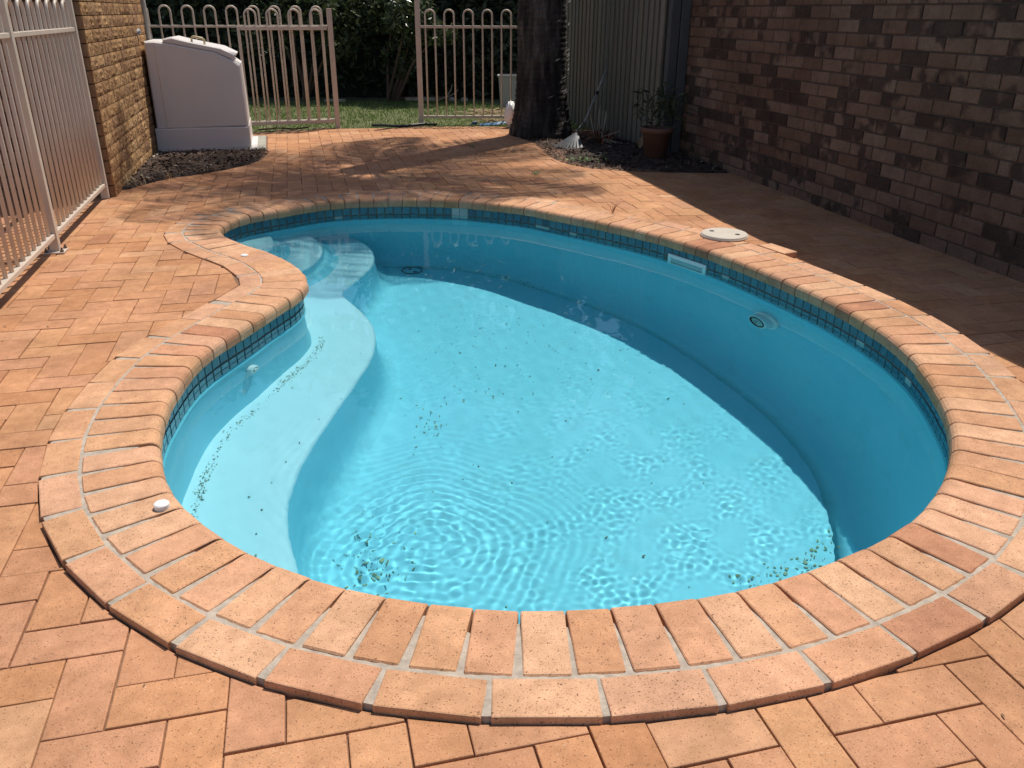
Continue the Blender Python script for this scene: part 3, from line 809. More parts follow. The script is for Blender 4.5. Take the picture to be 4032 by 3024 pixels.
for k, (x, y) in enumerate([(-.79, 4.0), (-.80, 3.5), (-.86, 3.3), (-.90, 3.1), (-.92, 2.95), (-.94, 2.8), (-.93, 2.62), (-.91, 2.48), (-.88, 2.36), (-.8, 2.2), (-.66, 2.02), (-1.0, 2.7), (-1.05, 3.6)]): fleck(b, x, y, -.699, .006)
receivers.append(tag(b.build('leaf_litter', M['litter']), kind='stuff'))
receivers.append(tag(b2.build('silt', M['silt']), kind='stuff'))
for o in receivers: o.cycles.is_caustics_receiver = True

# ------------------------------------------------------------------ things on the coping
c = (1.33, 5.135, .001)
lid = empty('skimmer_lid', c, 'round cream plastic skimmer lid lying on the brick coping', 'skimmer lid')
b = B(); b.lathe([(.148, 0), (.150, .006), (.147, .011), (.143, .011), (.143, .016), (.138, .020), (.06, .0205), (.055, .0215), (.002, .0215)], c, 40); b.build('disc', M['lid'], lid)
for dx, dy in ((-.07, .045), (.07, -.045)):
    b = B(); ca, sa = math.cos(-.45), math.sin(-.45)
    b.box(-.013, .013, -.013, .013, .0195, .0222, lambda q: (c[0] + dx + q[0] * ca - q[1] * sa, c[1] + dy + q[0] * sa + q[1] * ca, c[2] + q[2])); b.build('finger_hole', M['black'], lid)
for (x, y, r, h, lab) in ((-.985, 1.985, .021, .016, 'small white round plastic cap standing proud on the coping at the near left'), (-1.535, 4.62, .021, .007, 'flat white plastic plug set in the brick point between pool and fence')):
    b = B(); b.lathe([(r, -.002), (r, h - .003), (r - .003, h), (.001, h)], (x, y, 0), 24); tag(b.build('plug_cap', M['white_cap'], None, False), lab, 'cap', 'white caps in the coping')
b = B()
for k in range(9):
    a = random.uniform(0, 2 * PI); L = random.uniform(.03, .075); x, y = .70, 5.80
    b.tube([(x, y, -.01), (x + .3 * L * math.cos(a), y + .3 * L * math.sin(a), L * .6), (x + .7 * L * math.cos(a), y + .7 * L * math.sin(a), L)], [.0016, .0012, .0005], 4)
tag(b.build('dry_weed', M['red_leaf']), 'wispy brown dry weed growing out of the coping joint behind the pool', 'weed')
for i, (x, y, lab) in enumerate(((-.42, 8.85, 'small green weed in the paving joint left of the palm trunk shadow'), (.20, 7.30, 'tiny green weed in the paving joint in front of the dark garden bed'))):
    b = B()
    for k in range(16):
        a = random.uniform(0, 2 * PI); L = random.uniform(.02, .06); z = ground_z(x, y) - .004
        px, py = x + .02 * math.cos(a * 3), y + .02 * math.sin(a * 2)
        d = np.array([math.cos(a), math.sin(a)]); e = np.array([-d[1], d[0]]) * .006
        b.add([(px, py, z), (px + d[0] * L * .6 + e[0], py + d[1] * L * .6 + e[1], z + L * .5), (px + d[0] * L, py + d[1] * L, z + L * .35), (px + d[0] * L * .6 - e[0], py + d[1] * L * .6 - e[1], z + L * .5)], [(0, 1, 2, 3)])
    tag(b.build('weed', M['weed']), lab, 'weed')

# ------------------------------------------------------------------ brick walls
def brick_mesh(name, L, H, T, m, rough=0.0):
    if rough == 0:
        v, f = bevbox(L / 2, T / 2, H / 2, .003); return mesh(name, v, f, m)
    nx, nz = 7, 4; v, f = [], []
    for j in range(nz + 1):
        for i in range(nx + 1):
            edge = i in (0, nx) or j in (0, nz)
            v.append((-L / 2 + L * i / nx + (0 if i in (0, nx) else random.uniform(-.01, .01)), -T / 2 - (random.uniform(.0, .3) if edge else random.uniform(.1, 1)) * rough, -H / 2 + H * j / nz))
    for j in range(nz):
        for i in range(nx):
            a = j * (nx + 1) + i; q = (a, a + 1, a + nx + 2, a + nx + 1)
            f += [(q[0], q[1], q[2]), (q[0], q[2], q[3])] if random.random() < .5 else [(q[0], q[1], q[3]), (q[1], q[2], q[3])]
    k = len(v); v += [(-L / 2, T / 2, -H / 2), (L / 2, T / 2, -H / 2), (L / 2, T / 2, H / 2), (-L / 2, T / 2, H / 2)]
    bl, br, tr, tl = 0, nx, nz * (nx + 1) + nx, nz * (nx + 1)
    f += [(k + 1, k, k + 3, k + 2), tuple(range(bl, br + 1))[::-1] + (k, k + 1), tuple(range(tl, tr + 1)) + (k + 2, k + 3),
          tuple(j * (nx + 1) for j in range(nz + 1)) + (k + 3, k), tuple(j * (nx + 1) + nx for j in range(nz + 1))[::-1] + (k + 1, k + 2)]
    return mesh(name, v, f, m)
def lay(parent, org, dirv, outn, length, z0, z1, course, pitch, meshes, half, limit, key, z_parts, smat, joint=.010):
    """running bond; bricks that show become parts, the rest one stuff mesh"""
    out = B(); n = 0; rz = math.atan2(dirv[1], dirv[0]); items = []
    rows_ = int((z1 - z0) / course)
    for r in range(rows_):
        off = (.5 if r % 2 else 0) * pitch; k = -1
        while True:
            a = max(0, k * pitch + off); e = min(length, (k + 1) * pitch + off); k += 1
            if a >= length: break
            if e - a < .06: continue
            zc = z0 + (r + .5) * course; cm = org + dirv * (a + e) / 2
            items.append((key(cm, zc), a, e, zc, cm))
    items.sort(key=lambda t: -t[0])
    for kk, a, e, zc, cm in items:
        L = e - a - joint; fullb = abs((e - a) - pitch) < .002
        loc = (cm[0] + outn[0] * random.uniform(-.0015, .0015), cm[1] + outn[1] * random.uniform(-.0015, .0015), zc)
        me_ = random.choice(meshes)
        if n < limit and kk > 0:
            o = link2('brick', me_, parent, loc, (0, 0, rz)); n += 1
            if not fullb: o.scale = (L / (pitch - joint), 1, 1)
        else:
            c_, s_ = math.cos(rz), math.sin(rz); sx = L / (pitch - joint)
            out.add([(loc[0] + q.co.x * sx * c_ - q.co.y * s_, loc[1] + q.co.x * sx * s_ + q.co.y * c_, loc[2] + q.co.z) for q in me_.vertices], [tuple(p_.vertices) for p_ in me_.polygons])
    if out.v: tag(out.build('brick', smat, parent), kind='stuff')
    return n
# right boundary wall: tan bricks with dark burnt ones, all in its own shade
WD = np.array([-.2425, .9701]); WN = np.array([-.9701, -.2425])
wr0 = np.array([wall_x(.2), .2]); WL = 9.35
rw = empty('brick_wall', (*(wr0 + WD * 4), 0), 'tall tan brick wall with scattered dark burnt bricks standing in shade at the right', 'wall')
b = B()
def fr_w(q): p_ = wr0 + WD * q[0] - WN * q[1]; return (p_[0], p_[1], q[2])
b.box(0, WL, .006, .11, -.10, 2.42, fr_w); b.build('mortar_core', M['wall_mortar'], rw)
bm = [brick_mesh('brick', .23, .0765, .05, M['wall_brick']) for _ in range(2)]
def keyw(cm, z):
    v_ = visible(cm[0], cm[1], z, 1.02); d = math.hypot(cm[0], cm[1]); return (1 / d ** 2) if v_ > 0 and z < 1.75 else 0
lay(rw, wr0 - WN * .025 + WN * .004, -WD * -1, WN, WL, -.045, 2.41, .0862, .2405, bm, True, 300, keyw, 1.7, M['wall_brick'])
# house wall at the left: rock-faced bricks to the pool, smooth ends towards the camera
hw = empty('house_wall', (*HC, 0), 'yellow brown rock faced brick house wall beside the white pump box', 'wall')
b = B()
b.box(-2.6, -.016, .016, 2.70, -.12, 2.5, lambda q: tuple((HC + U * q[0] + V * q[1]).tolist()) + (q[2],)); b.build('mortar_core', M['rock_mortar'], hw)
rm = [brick_mesh('brick', .236, .0835, .06, M['rock_brick'], .010) for _ in range(8)]
keyh = lambda cm, z: (2 / cm[1]) if z < 1.75 else 0
nE = lay(hw, HC - U * .030 + V * .003, V, U, 2.69, -.01, 2.50, .0895, .245, rm, True, 210, keyh, 1.7, M['rock_brick'])
sm_ = [brick_mesh('brick', .236, .082, .05, M['side_brick']) for _ in range(2)]
keys = lambda cm, z: (1 - abs(cm[0] + 3.2) * .2) if z < 1.5 and cm[0] > -4.6 else 0
lay(hw, HC + V * .022 - U * 2.58, U, -V, 2.575, -.01, 2.50, .0895, .245, sm_, True, 300 - nE, keys, 1.4, M['side_brick'])
b = B(); pp = HC + V * 2.74 + U * .02
b.tube([(pp[0], pp[1], -.1), (pp[0], pp[1], 2.5)], .022, 10); tag(b.build('downpipe', M['pipe'], None, True), 'thin grey pipe running up the far corner of the house wall', 'pipe')

# ------------------------------------------------------------------ pool fences
def bar_mesh(): pass
def fence_panel(root, a, b_, n, zr, bar_r=.0105, top=1.305, hoops=True, rail_h=.027, rail_d=.038, zlo=.075, off=0.0, ends=True):
    a, b_ = np.array(a), np.array(b_); d = b_ - a; L = np.hypot(*d); d /= L; nn = np.array([-d[1], d[0]]); a = a + nn * off
    fr = lambda q: (a[0] + d[0] * q[0] + nn[0] * q[1], a[1] + d[1] * q[0] + nn[1] * q[1], q[2])
    for z in (zr, zlo):
        r_ = B(); r_.box(0, L, -rail_d / 2, rail_d / 2, z - rail_h / 2, z + rail_h / 2, fr, .003); r_.build('rail', M['powder'], root)
    p = L / n; ang = math.atan2(d[1], d[0])
    # a hooped pair of bars: one bent tube
    r = p / 2; zc = top - r
    path = [(-r, 0, zlo - .012), (-r, 0, zc * .5), (-r, 0, zc)] + [(-r * math.cos(t), 0, zc + r * math.sin(t)) for t in np.linspace(.26, PI - .26, 9)] + [(r, 0, zc), (r, 0, zc * .5), (r, 0, zlo - .012)]
    hb = B(); hb.tube(path, bar_r, 8); hm = mesh('hooped_bar', hb.v, hb.f, M['powder'], True)
    k = 0
    while k + 1 < n + 1e-6 and (k + 1.5) * p < L + p * .3:
        q = a + d * (k + 1) * p
        link2('hooped_bar', hm, root, (q[0], q[1], 0), (0, 0, ang)); k += 2
def post(root, x, y, ang, h=1.32, w=.05, zb=-.02, plate=False, cap=True, name='post'):
    ca, sa = math.cos(ang), math.sin(ang); fr = lambda q: (x + q[0] * ca - q[1] * sa, y + q[0] * sa + q[1] * ca, q[2])
    b = B(); b.box(-w / 2, w / 2, -w / 2, w / 2, zb, h, fr, .003); o = b.build(name, M['powder'], root)
    if cap: b = B(); b.box(-w / 2 - .001, w / 2 + .001, -w / 2 - .001, w / 2 + .001, h + .0005, h + .008, fr, .002); b.build('cap', M['powder'], o if False else root)
    if plate:
        b = B(); b.box(-.055, .055, -.055, .055, zb + .001, zb + .011, fr, .002); b.build('base_plate', M['powder'], root)
        for sx, sy in ((.042, -.04), (-.042, -.04), (.042, .04), (-.042, .04)):
            b = B(); q = fr((sx, sy, 0)); b.lathe([(.011, 0), (.011, .008), (.006, .009), (.006, .022), (.0005, .022)], (q[0], q[1], zb + .0112), 8); b.build('bolt', M['steel'], root)
lf = empty('pool_fence', (-2.62, 4.66, 0), 'beige hooped metal pool fence along the paving at the left edge', 'fence')
P1, P2 = np.array([-2.648, 4.69]), np.array([-3.040, 6.20]); fd = (P2 - P1) / np.hypot(*(P2 - P1)); fa = math.atan2(fd[1], fd[0]) - PI / 2
post(lf, *P1, fa, 1.36, .052, -.004, True); post(lf, *P2, fa, 1.36, .052, -.004, False)
fence_panel(lf, P1 + fd * .027, P2 - fd * .027, 14, 1.156, .0105, 1.33, zlo=.095)
P0 = P1 - fd * 2.35
fence_panel(lf, P0 + fd * .027, P1 - fd * .027, 22, 1.156, .0105, 1.33, zlo=.095)
post(lf, *P0, fa, 1.36, .052, -.02, True)
# back fence left of the opening, and the gate folded back against it
PA, PG = np.array([-2.125, 10.42]), np.array([-1.155, 10.84])
bd = np.array([math.cos(.33), math.sin(.33)]); PB = PA - bd * 2.35
bf = empty('pool_fence', (*PA, -.02), 'beige hooped metal fence behind the white pump box, ending at the open gateway', 'fence')
fence_panel(bf, PB, PA - bd * .02, 20, 1.118, .0105, 1.325, zlo=.078, rail_h=.025, off=.075)
post(bf, *PA, .33, 1.30, .055, -.06)
gt = empty('gate', (*PA, -.02), 'beige hooped metal gate swung open flat against the back fence', 'gate')
GA = PA - bd * 1.0
fence_panel(gt, GA, PA - bd * .04, 8, 1.100, .0105, 1.295, zlo=.070, rail_h=.042, off=-.01)
post(gt, *(GA - bd * .02), .33, 1.12, .032, .05, cap=False, name='stile')
# fence right of the opening with its tall gate post
PR = PG + np.array([math.cos(.06), math.sin(.06)]) * 1.64
rf = empty('pool_fence', (*PG, -.02), 'beige hooped metal fence between the tall gate post and the palm trunk', 'fence')
post(rf, *PG, .06, 1.62, .06, -.06)
fence_panel(rf, PG + np.array([.032, .002]), PR, 14, 1.112, .0105, 1.30, zlo=.075, rail_h=.03)

# ------------------------------------------------------------------ pump box on its slab
b = B(); SL = [(-3.53, 8.335), (-2.503, 8.615), (-2.765, 9.59), (-3.79, 9.31)]
v, f = prism([np.array(p_) for p_ in SL], .008, .12, .012); b.add(v, f)
tag(b.build('concrete_slab', M['concrete']), 'low grey concrete slab under the white pump box', 'slab')
F1 = np.array([-2.65, 8.64]); F0 = F1 - .878 * np.array([math.cos(math.radians(15)), math.sin(math.radians(15))]); fx = (F1 - F0); FLn = np.hypot(*fx); fx /= FLn; fy = np.array([-fx[1], fx[0]])
pbx = empty('pump_box', (*F0, .01), 'white fibreglass pool pump cover with sloping lid beside the brick house wall', 'pump cover')
def fr_p(q): p_ = F0 + fx * q[0] + fy * q[1]; return (p_[0], p_[1], q[2] + .012)
DP = .80
body = [(.004, .20), (.867, .21), (.851, .778), (.783, .826), (.647, .895), (.175, .988), (.10, .997), (.012, .997)]
def extrude(prof, y0, y1, bevel, fr, bld):
    n = len(prof); c = np.mean(prof, 0); v = []
    ins = [p_ + 0 for p_ in inset([np.array(q) for q in prof], bevel)]
    for y, pr in ((y0, ins), (y0 + bevel, prof), (y1 - bevel, prof), (y1, ins)): v += [fr((q[0], y, q[1])) for q in pr]
    f = [tuple(range(n)), tuple(3 * n + k for k in range(n))[::-1]]
    for r in range(3):
        for k in range(n): f.append((r * n + k, (r + 1) * n + k, (r + 1) * n + (k + 1) % n, r * n + (k + 1) % n))
    bld.add(v, f)
b = B(); extrude(body, .02, DP, .012, fr_p, b); b.build('body', M['pump_white'], pbx)
b = B(); extrude([(-.018, .002), (.874, .002), (.872, .204), (-.014, .204)], 0, DP + .02, .008, fr_p, b); b.build('base_skirt', M['pump_white'], pbx)
b = B(); extrude([(-.01, -.008), (FLn + .05, -.008), (FLn + .05, .0015), (-.01, .0015)], -.01, DP + .05, .003, fr_p, b); b.build('base_flange', M['pump_white'], pbx)
b = B(); extrude([(.102, .208), (.172, .208), (.162, .96), (.10, .965)], .013, .024, .004, fr_p, b); b.build('rib', M['pump_white'], pbx)
b = B(); extrude([(.178, .990), (.647, .898), (.782, .834), (.815, .852), (.826, .874), (.70, .936), (.405, .996), (.264, 1.031), (.180, 1.018)], .032, DP - .05, .010, fr_p, b)
ld = b.build('lid', M['pump_white'], pbx)
b = B(); hp = [(.45, .07, .985), (.452, .07, 1.028), (.47, .07, 1.038), (.55, .07, 1.022), (.568, .07, 1.006), (.568, .07, .955)]
b.tube([fr_p((q[0] * .97, q[1] + .02, q[2])) for q in hp], .011, 8); b.build('handle', M['handle'], pbx, True)
# tap with green fitting near the box's top corner
tp = fr_p((-.10, .0, 1.02)); tapo = empty('garden_tap', tp, 'green hose fitting and grey tap on the house wall by the pump box corner', 'tap')
b = B(); b.tube([(tp[0] - .10, tp[1] - .02, tp[2] - .05), (tp[0] + .03, tp[1], tp[2] + .02), (tp[0] + .10, tp[1] + .02, tp[2] + .075)], [.016, .018, .022], 8); b.build('spout', M['grey_tub'], tapo, True)
b = B(); b.tube([(tp[0] - .13, tp[1], tp[2] + .09), (tp[0] - .09, tp[1], tp[2] + .02)], [.024, .02], 8); b.tube([(tp[0] - .04, tp[1], tp[2] + .08), (tp[0] - .05, tp[1], tp[2] + .01)], .016, 8); b.build('fitting', M['green'], tapo, True)

# ------------------------------------------------------------------ garden beds
def bed(name, poly, z, chips, pale, mats, zz=.03):
    P = [np.array(p_) for p_ in poly]; c = np.mean(P, 0); v = [(c[0], c[1], z + zz)]; n = len(P); f = []
    for t in (.35, .7, .93, 1.0):
        for p_ in P:
            q = c + (p_ - c) * t; v.append((q[0], q[1], z + zz * (1 - t ** 3) + (random.uniform(-.012, .012) if t < 1 else -.03)))
    for k in range(n): f.append((0, 1 + k, 1 + (k + 1) % n))
    for r in range(3):
        for k in range(n): f.append((1 + r * n + k, 1 + (r + 1) * n + k, 1 + (r + 1) * n + (k + 1) % n, 1 + r * n + (k + 1) % n))
    tag(obj(name, v, f, M['soil'], None, True), kind='structure')
    b1, b2_ = B(), B(); lo, hi = np.min(P, 0), np.max(P, 0); k = 0
    while k < chips:
        x, y = random.uniform(lo[0], hi[0]), random.uniform(lo[1], hi[1])
        if not inside(poly, x, y): continue
        k += 1; bb = b2_ if random.random() < pale else b1
        a, t = random.uniform(0, PI), random.gauss(0, .35); L, w = random.uniform(.008, .030), random.uniform(.003, .011)
        d = np.array([math.cos(a) * math.cos(t), math.sin(a) * math.cos(t), math.sin(t)]); e = np.array([-math.sin(a), math.cos(a), random.gauss(0, .4)])
        rr = min(1, np.hypot(*(np.array([x, y]) - c)) / (np.hypot(*(hi - lo)) / 2)); o = np.array([x, y, z + zz * (1 - rr ** 3) + random.uniform(.0, .014)])
        bb.add([o - d * L - e * w, o + d * L - e * w * .6, o + d * L * 1.05 + e * w * .5, o - d * L * .9 + e * w], [(0, 1, 2, 3)])
    tag(b1.build('bark_mulch', mats[0]), kind='stuff'); 
    if b2_.v: tag(b2_.build('bark_mulch', mats[1]), kind='stuff')
bed('garden_bed', BED_L[:8] + [(-2.43, 8.42), (-2.50, 8.60), (-3.54, 8.325), (-3.9, 8.2)], -.012, 2600, .02, (M['chip'], M['pale_chip']))
bed('garden_bed', BED_R, -.03, 5200, .012, (M['chip'], M['pale_chip']))
b = B()
for k in range(70):
    x, y = random.gauss(.66, .10), random.gauss(8.02, .10); a = random.uniform(0, 2 * PI); L = random.uniform(.012, .028); z = .0 + random.uniform(0, .03); d = np.array([math.cos(a), math.sin(a)]) * L; e = np.array([-d[1], d[0]]) * .4
    b.add([(x - d[0], y - d[1], z), (x + e[0], y + e[1], z + .008), (x + d[0], y + d[1], z + .004), (x - e[0], y - e[1], z + .006)], [(0, 1, 2, 3)])
tag(b.build('seedlings', M['weed']), 'small pale green seedling patch in the dark bed near the palm', 'seedlings')
for x, y, lab in ((-3.0, 6.66, 'tuft of dry straw coloured grass at the foot of the house wall'), (-2.86, 6.95, 'smaller straggly grass tuft in the left bed farther along the wall')):
    b = B()
    for k in range(18 if y < 6.8 else 9):
        a = random.uniform(0, 2 * PI); L = random.uniform(.06, .16); w = .003
        px, py = x + random.gauss(0, .03), y + random.gauss(0, .03)
        pts = [np.array([px + math.cos(a) * L * t * t * .9, py + math.sin(a) * L * t * t * .9, .0 + L * (t - .45 * t * t)]) for t in (0, .4, .75, 1)]
        e = np.array([-math.sin(a), math.cos(a), 0]) * w
        v = [q + e * (1 - t) for q, t in zip(pts, (0, .2, .5, 1))] + [q - e * (1 - t) for q, t in zip(pts, (0, .2, .5, 1))]
        b.add(v, [(i, i + 1, i + 5, i + 4) for i in range(3)])
    tag(b.build('grass_tuft', M['straw']), lab, 'grass tuft')

# ------------------------------------------------------------------ palm
TC = np.array([.315, 9.86])
palm = empty('palm_tree', (*TC, -.02), 'thick dark ringed palm trunk standing beside the pool gateway and the paling fence', 'palm tree')
b = B(); prof_t = []
z = -.05
while z < 5.7:
    r = .258 + .095 * math.exp(-max(z, 0) / .30) - .012 * max(0, z - 1.5); k = int(z / .055)
    prof_t += [(r + .006 * random.random(), z), (r + .004 + .006 * random.random(), z + .040), (r - .001, z + .046)]; z += .055
NTR = 40
v = []; 
for i, (r, z) in enumerate(prof_t):
    lx = .03 * max(0, min(z, 1.4) / 1.4 - .3) * -1
    for k in range(NTR):
        a = 2 * PI * k / NTR; rr = r * (1 + .02 * math.sin(3 * a + z * 1.3) + .018 * math.sin(5 * a - z * 3.1) + .012 * math.sin(11 * a + z * 9)) + random.uniform(-.004, .006)
        v.append((TC[0] + lx + rr * math.cos(a), TC[1] + rr * math.sin(a), z))
f = [(i * NTR + k, i * NTR + (k + 1) % NTR, (i + 1) * NTR + (k + 1) % NTR, (i + 1) * NTR + k) for i in range(len(prof_t) - 1) for k in range(NTR)]
obj('trunk', v, f, M['bark'], palm, True)
b = B()
for k in range(90):
    b = B(); z = random.uniform(.05, 2.2); a = random.gauss(-.25, .45); r = .262 + .062 * math.exp(-z / .45) + .006
    L = random.uniform(.02, .08); zz = z + random.uniform(-.02, .02)
    pts = [(TC[0] + (r + .006 + .016 * t) * math.cos(a + L * 3 * t), TC[1] + (r + .006 + .016 * t) * math.sin(a + L * 3 * t), zz + .03 * t + .01 * math.sin(9 * t)) for t in (0, .33, .66, 1)]
    b.tube(pts, [.004, .007, .005, .002], 5); b.build('leaf_scar', M['bark_scar'], palm)
crown = Vector((TC[0], TC[1], 5.55))
for i in range(21):
    az = 2 * PI * i / 17 * 1.0 + random.uniform(-.15, .15) if i < 17 else -PI / 2 + (i - 18.7) * .33; el = random.choice((1.0, .75, .45, .2)) + random.uniform(-.1, .1); L = random.uniform(1.95, 2.6) if i < 17 else 2.9
    hd = Vector((math.cos(az), math.sin(az), 0)); pts = []; p_ = crown.copy(); e = el
    for k in range(15):
        pts.append(p_.copy()); p_ = p_ + (hd * math.cos(e) + Vector((0, 0, 1)) * math.sin(e)) * (L / 14); e -= .125
    b = B(); b.tube(pts, [.022 * (1 - .8 * k / 14) for k in range(15)], 5)
    for k in range(60):
        t = .14 + .86 * k / 59; x = t * 14; j = min(13, int(x)); q = pts[j].lerp(pts[j + 1], x - j); d = (pts[j + 1] - pts[j]).normalized(); side = d.cross(Vector((0, 0, 1))).normalized()
        ll = .62 * math.sin(PI * min(1, .12 + t * .88)) ** .6 * random.uniform(.85, 1.1) + .06
        for sg in (-1, 1):
            dr = (side * sg * .85 + d * .5 + Vector((0, 0, -.25 + random.uniform(-.15, .1)))).normalized(); wv_ = d * .0125
            m_ = q + dr * ll * .55 + Vector((0, 0, -.02)); tip = q + dr * ll + Vector((0, 0, -.12 * ll - .03))
            b.add([q - wv_ * .5, m_ - wv_, tip, m_ + wv_, q + wv_ * .5], [(0, 1, 3, 4), (1, 2, 3)])
    b.build('frond', M['frond'], palm)

# ------------------------------------------------------------------ paling fence behind the right bed
FD = np.array([-.262, .965]); FD /= np.hypot(*FD); FNn = np.array([-FD[1], FD[0]]) * 1.0; FNn = np.array([-.965, -.262]); f0 = np.array([1.46, 8.62])
pf_ = empty('paling_fence', (*f0, 0), 'grey green timber paling fence behind the palm and the dark bed', 'fence')
frf = lambda q: (f0[0] + FD[0] * q[0] - FNn[0] * q[1], f0[1] + FD[1] * q[0] - FNn[1] * q[1], q[2])
bx = B(); v, f = bevbox(.05, .009, .95, .002); pm_ = mesh('paling', v, f, M['paling']); v, f = bevbox(.052, .007, .95, .002); pm2 = mesh('paling', v, f, M['paling'])
angf = math.atan2(FD[1], FD[0])
for k in range(30):
    q = frf((.10 + k * .131, .0, .88 + random.uniform(-.01, .01))); o = link2('paling', pm_, pf_, q, (0, random.uniform(-.006, .006), angf + random.uniform(-.03, .03)))
    o.scale = (random.uniform(.80, .93), 1, 1)
for k in range(30):
    q = frf((.165 + k * .131, .055, .87)); link2('paling', pm2, pf_, q, (0, 0, angf))
for z in (.3, 1.45):
    b = B(); b.box(0, 4.0, .066, .105, z - .04, z + .04, frf); b.build('rail', M['timber_dark'], pf_)
gp = empty('steel_post', (1.60, 8.60, 0), 'dark charcoal double steel post where the brick wall meets the paling fence', 'post')
for dx, w in ((-.10, .088), (.0, .088)):
    b = B(); b.box(-.046, .046, -.04, .04, -.1, 1.9, lambda q: (1.615 + dx + q[0] * .97 - q[1] * .24, 8.58 + dx * .2 + q[0] * .24 + q[1] * .97, q[2]), .004); b.build('upright', M['grey_steel'], gp)

# ------------------------------------------------------------------ bed planting and clutter at the right
def strap(b, base, az, L, el, droop, w, n=7, tip=.0):
    h = np.array([math.cos(az), math.sin(az), 0]); s_ = np.array([-math.sin(az), math.cos(az), 0]); p_ = np.array(base, float); e = el; v = []
    for k in range(n + 1):
        t = k / n; ww = w * (1 - t) ** .55 * (.55 + .45 * min(1, t * 5)); v += [p_ - s_ * ww + [0, 0, .3 * ww], p_.copy(), p_ + s_ * ww + [0, 0, .3 * ww]]
        p_ = p_ + (h * math.cos(e) + np.array([0, 0, 1]) * math.sin(e)) * L / n; e -= droop / n
    f = []
    for k in range(n): f += [(3 * k, 3 * k + 1, 3 * k + 4, 3 * k + 3), (3 * k + 1, 3 * k + 2, 3 * k + 5, 3 * k + 4)]
    b.add(v, f)
brm = empty('bromeliad', (.98, 9.25, 0), 'red brown dried bromeliad clump with pale flower stalks behind the rake', 'plant')
for k in range(20):
    b = B(); strap(b, (.98 + random.gauss(0, .04), 9.25 + random.gauss(0, .04), 0), random.uniform(0, 2 * PI), random.uniform(.25, .42), random.uniform(.5, 1.35), random.uniform(.7, 1.7), .016); b.build('leaf', M['red_leaf'], brm)
for k in range(11):
    a = random.uniform(-.5, .9) if k > 3 else random.uniform(1.0, 1.9); L = random.uniform(.22, .36); b = B(); x0, y0 = .93 + random.gauss(0, .03), 9.2
    pts = [(x0 + math.sin(a) * L * t * .75, y0 - .05 * t, .05 + L * math.cos(a) * t * 1.05) for t in (0, .35, .7, 1)]
    b.tube(pts, [.004, .004, .005, .003], 5); b.build('flower_stalk', M['pale_tip'], brm)
# leaf rake leaning
rk = empty('leaf_rake', (.72, 9.1, 0), 'grey fan shaped leaf rake leaning its handle up to the paling fence', 'rake')
h0, h1 = Vector((.755, 9.25, .185)), Vector((1.02, 9.75, .69)); hm_ = h0.lerp(h1, .60)
b = B(); b.tube([h0, h0.lerp(h1, .56)], .012, 8); b.tube([h0.lerp(h1, .60), h1], .0135, 8); b.build('handle', M['rake_handle'], rk, True)
b = B(); b.tube([h0.lerp(h1, .555), h0.lerp(h1, .605)], .017, 8); b.build('ferrule', M['black'], rk)
ap = Vector((.665, 9.02, .135))
for k in range(9):
    t = (k - 4) / 4; a = -PI / 2 + t * .62 - .45; tipp = ap + Vector((math.cos(a) * .27, math.sin(a) * .27, -.135)); b = B(); d = (tipp - ap); sd_ = d.cross(Vector((0, 0, 1))).normalized()
    b.add([ap - sd_ * .006, ap + sd_ * .006, tipp + sd_ * .013, tipp - sd_ * .013, tipp + Vector((0, 0, -.03)) + sd_ * .012, tipp + Vector((0, 0, -.03)) - sd_ * .012], [(0, 1, 2, 3), (3, 2, 4, 5)]); b.build('tine', M['rake'], rk)
b = B(); b.tube([h0 + Vector((0, 0, .02)), ap], .010, 6); b.build('neck', M['rake'], rk)
# fallen palm sheath
b = B(); nn_ = 9; v, f = [], []
for i in range(nn_):
    t = i / (nn_ - 1)
    for j in range(7):
        s_ = (j - 3) / 3; w = .05 + .07 * t; v.append((1.28 + .22 * t + s_ * w * .5, 8.62 + .16 * t - s_ * w * .8, .03 + .20 * t + .05 * s_ * s_))
for i in range(nn_ - 1):
    for j in range(6): f.append((i * 7 + j, (i + 1) * 7 + j, (i + 1) * 7 + j + 1, i * 7 + j + 1))
tag(obj('palm_sheath', v, f, M['dry_leaf'], None, True), 'curled dry brown palm sheath leaning in the dark bed left of the pot', 'palm sheath')
pt = empty('plant_pot', (1.37, 8.20, -.01), 'terracotta pot holding a dark bushy plant in the shaded bed by the wall', 'plant pot')
b = B(); b.lathe([(.10, 0), (.135, .25), (.155, .25), (.158, .295), (.142, .297), (.135, .26)], (1.37, 8.20, -.01), 28, True, False); b.build('pot', M['terracotta'], pt, True)
b = B(); b.lathe([(.136, .262), (.001, .27)], (1.37, 8.20, -.01), 20, False, True); b.build('soil', M['soil'], pt)

# ------------------------------------------------------------------ foliage
def leaves(b, n, centre, rad, size, shell_=.55, aspect=.42, down=.0):
    c = np.array(centre); r = np.array(rad)
    d = rng.normal(size=(n, 3)); d /= np.linalg.norm(d, axis=1)[:, None]; t = shell_ + (1 - shell_) * rng.random(n) ** .6
    P = c + d * r * t[:, None]
    A = rng.normal(size=(n, 3)); A[:, 2] -= down; A /= np.linalg.norm(A, axis=1)[:, None]
    Bv = np.cross(A, rng.normal(size=(n, 3))); Bv /= np.linalg.norm(Bv, axis=1)[:, None]
    s_ = size * rng.uniform(.6, 1.3, n)[:, None]
    a, e = A * s_, Bv * s_ * aspect; up = np.cross(A, Bv) * s_ * .12
    V4 = np.stack([P - a, P + e - up, P + a, P - e - up], 1).reshape(-1, 3); k = len(b.v)
    b.v += [tuple(q) for q in V4]; b.f += [(k + 4 * i, k + 4 * i + 1, k + 4 * i + 2, k + 4 * i + 3) for i in range(n)]
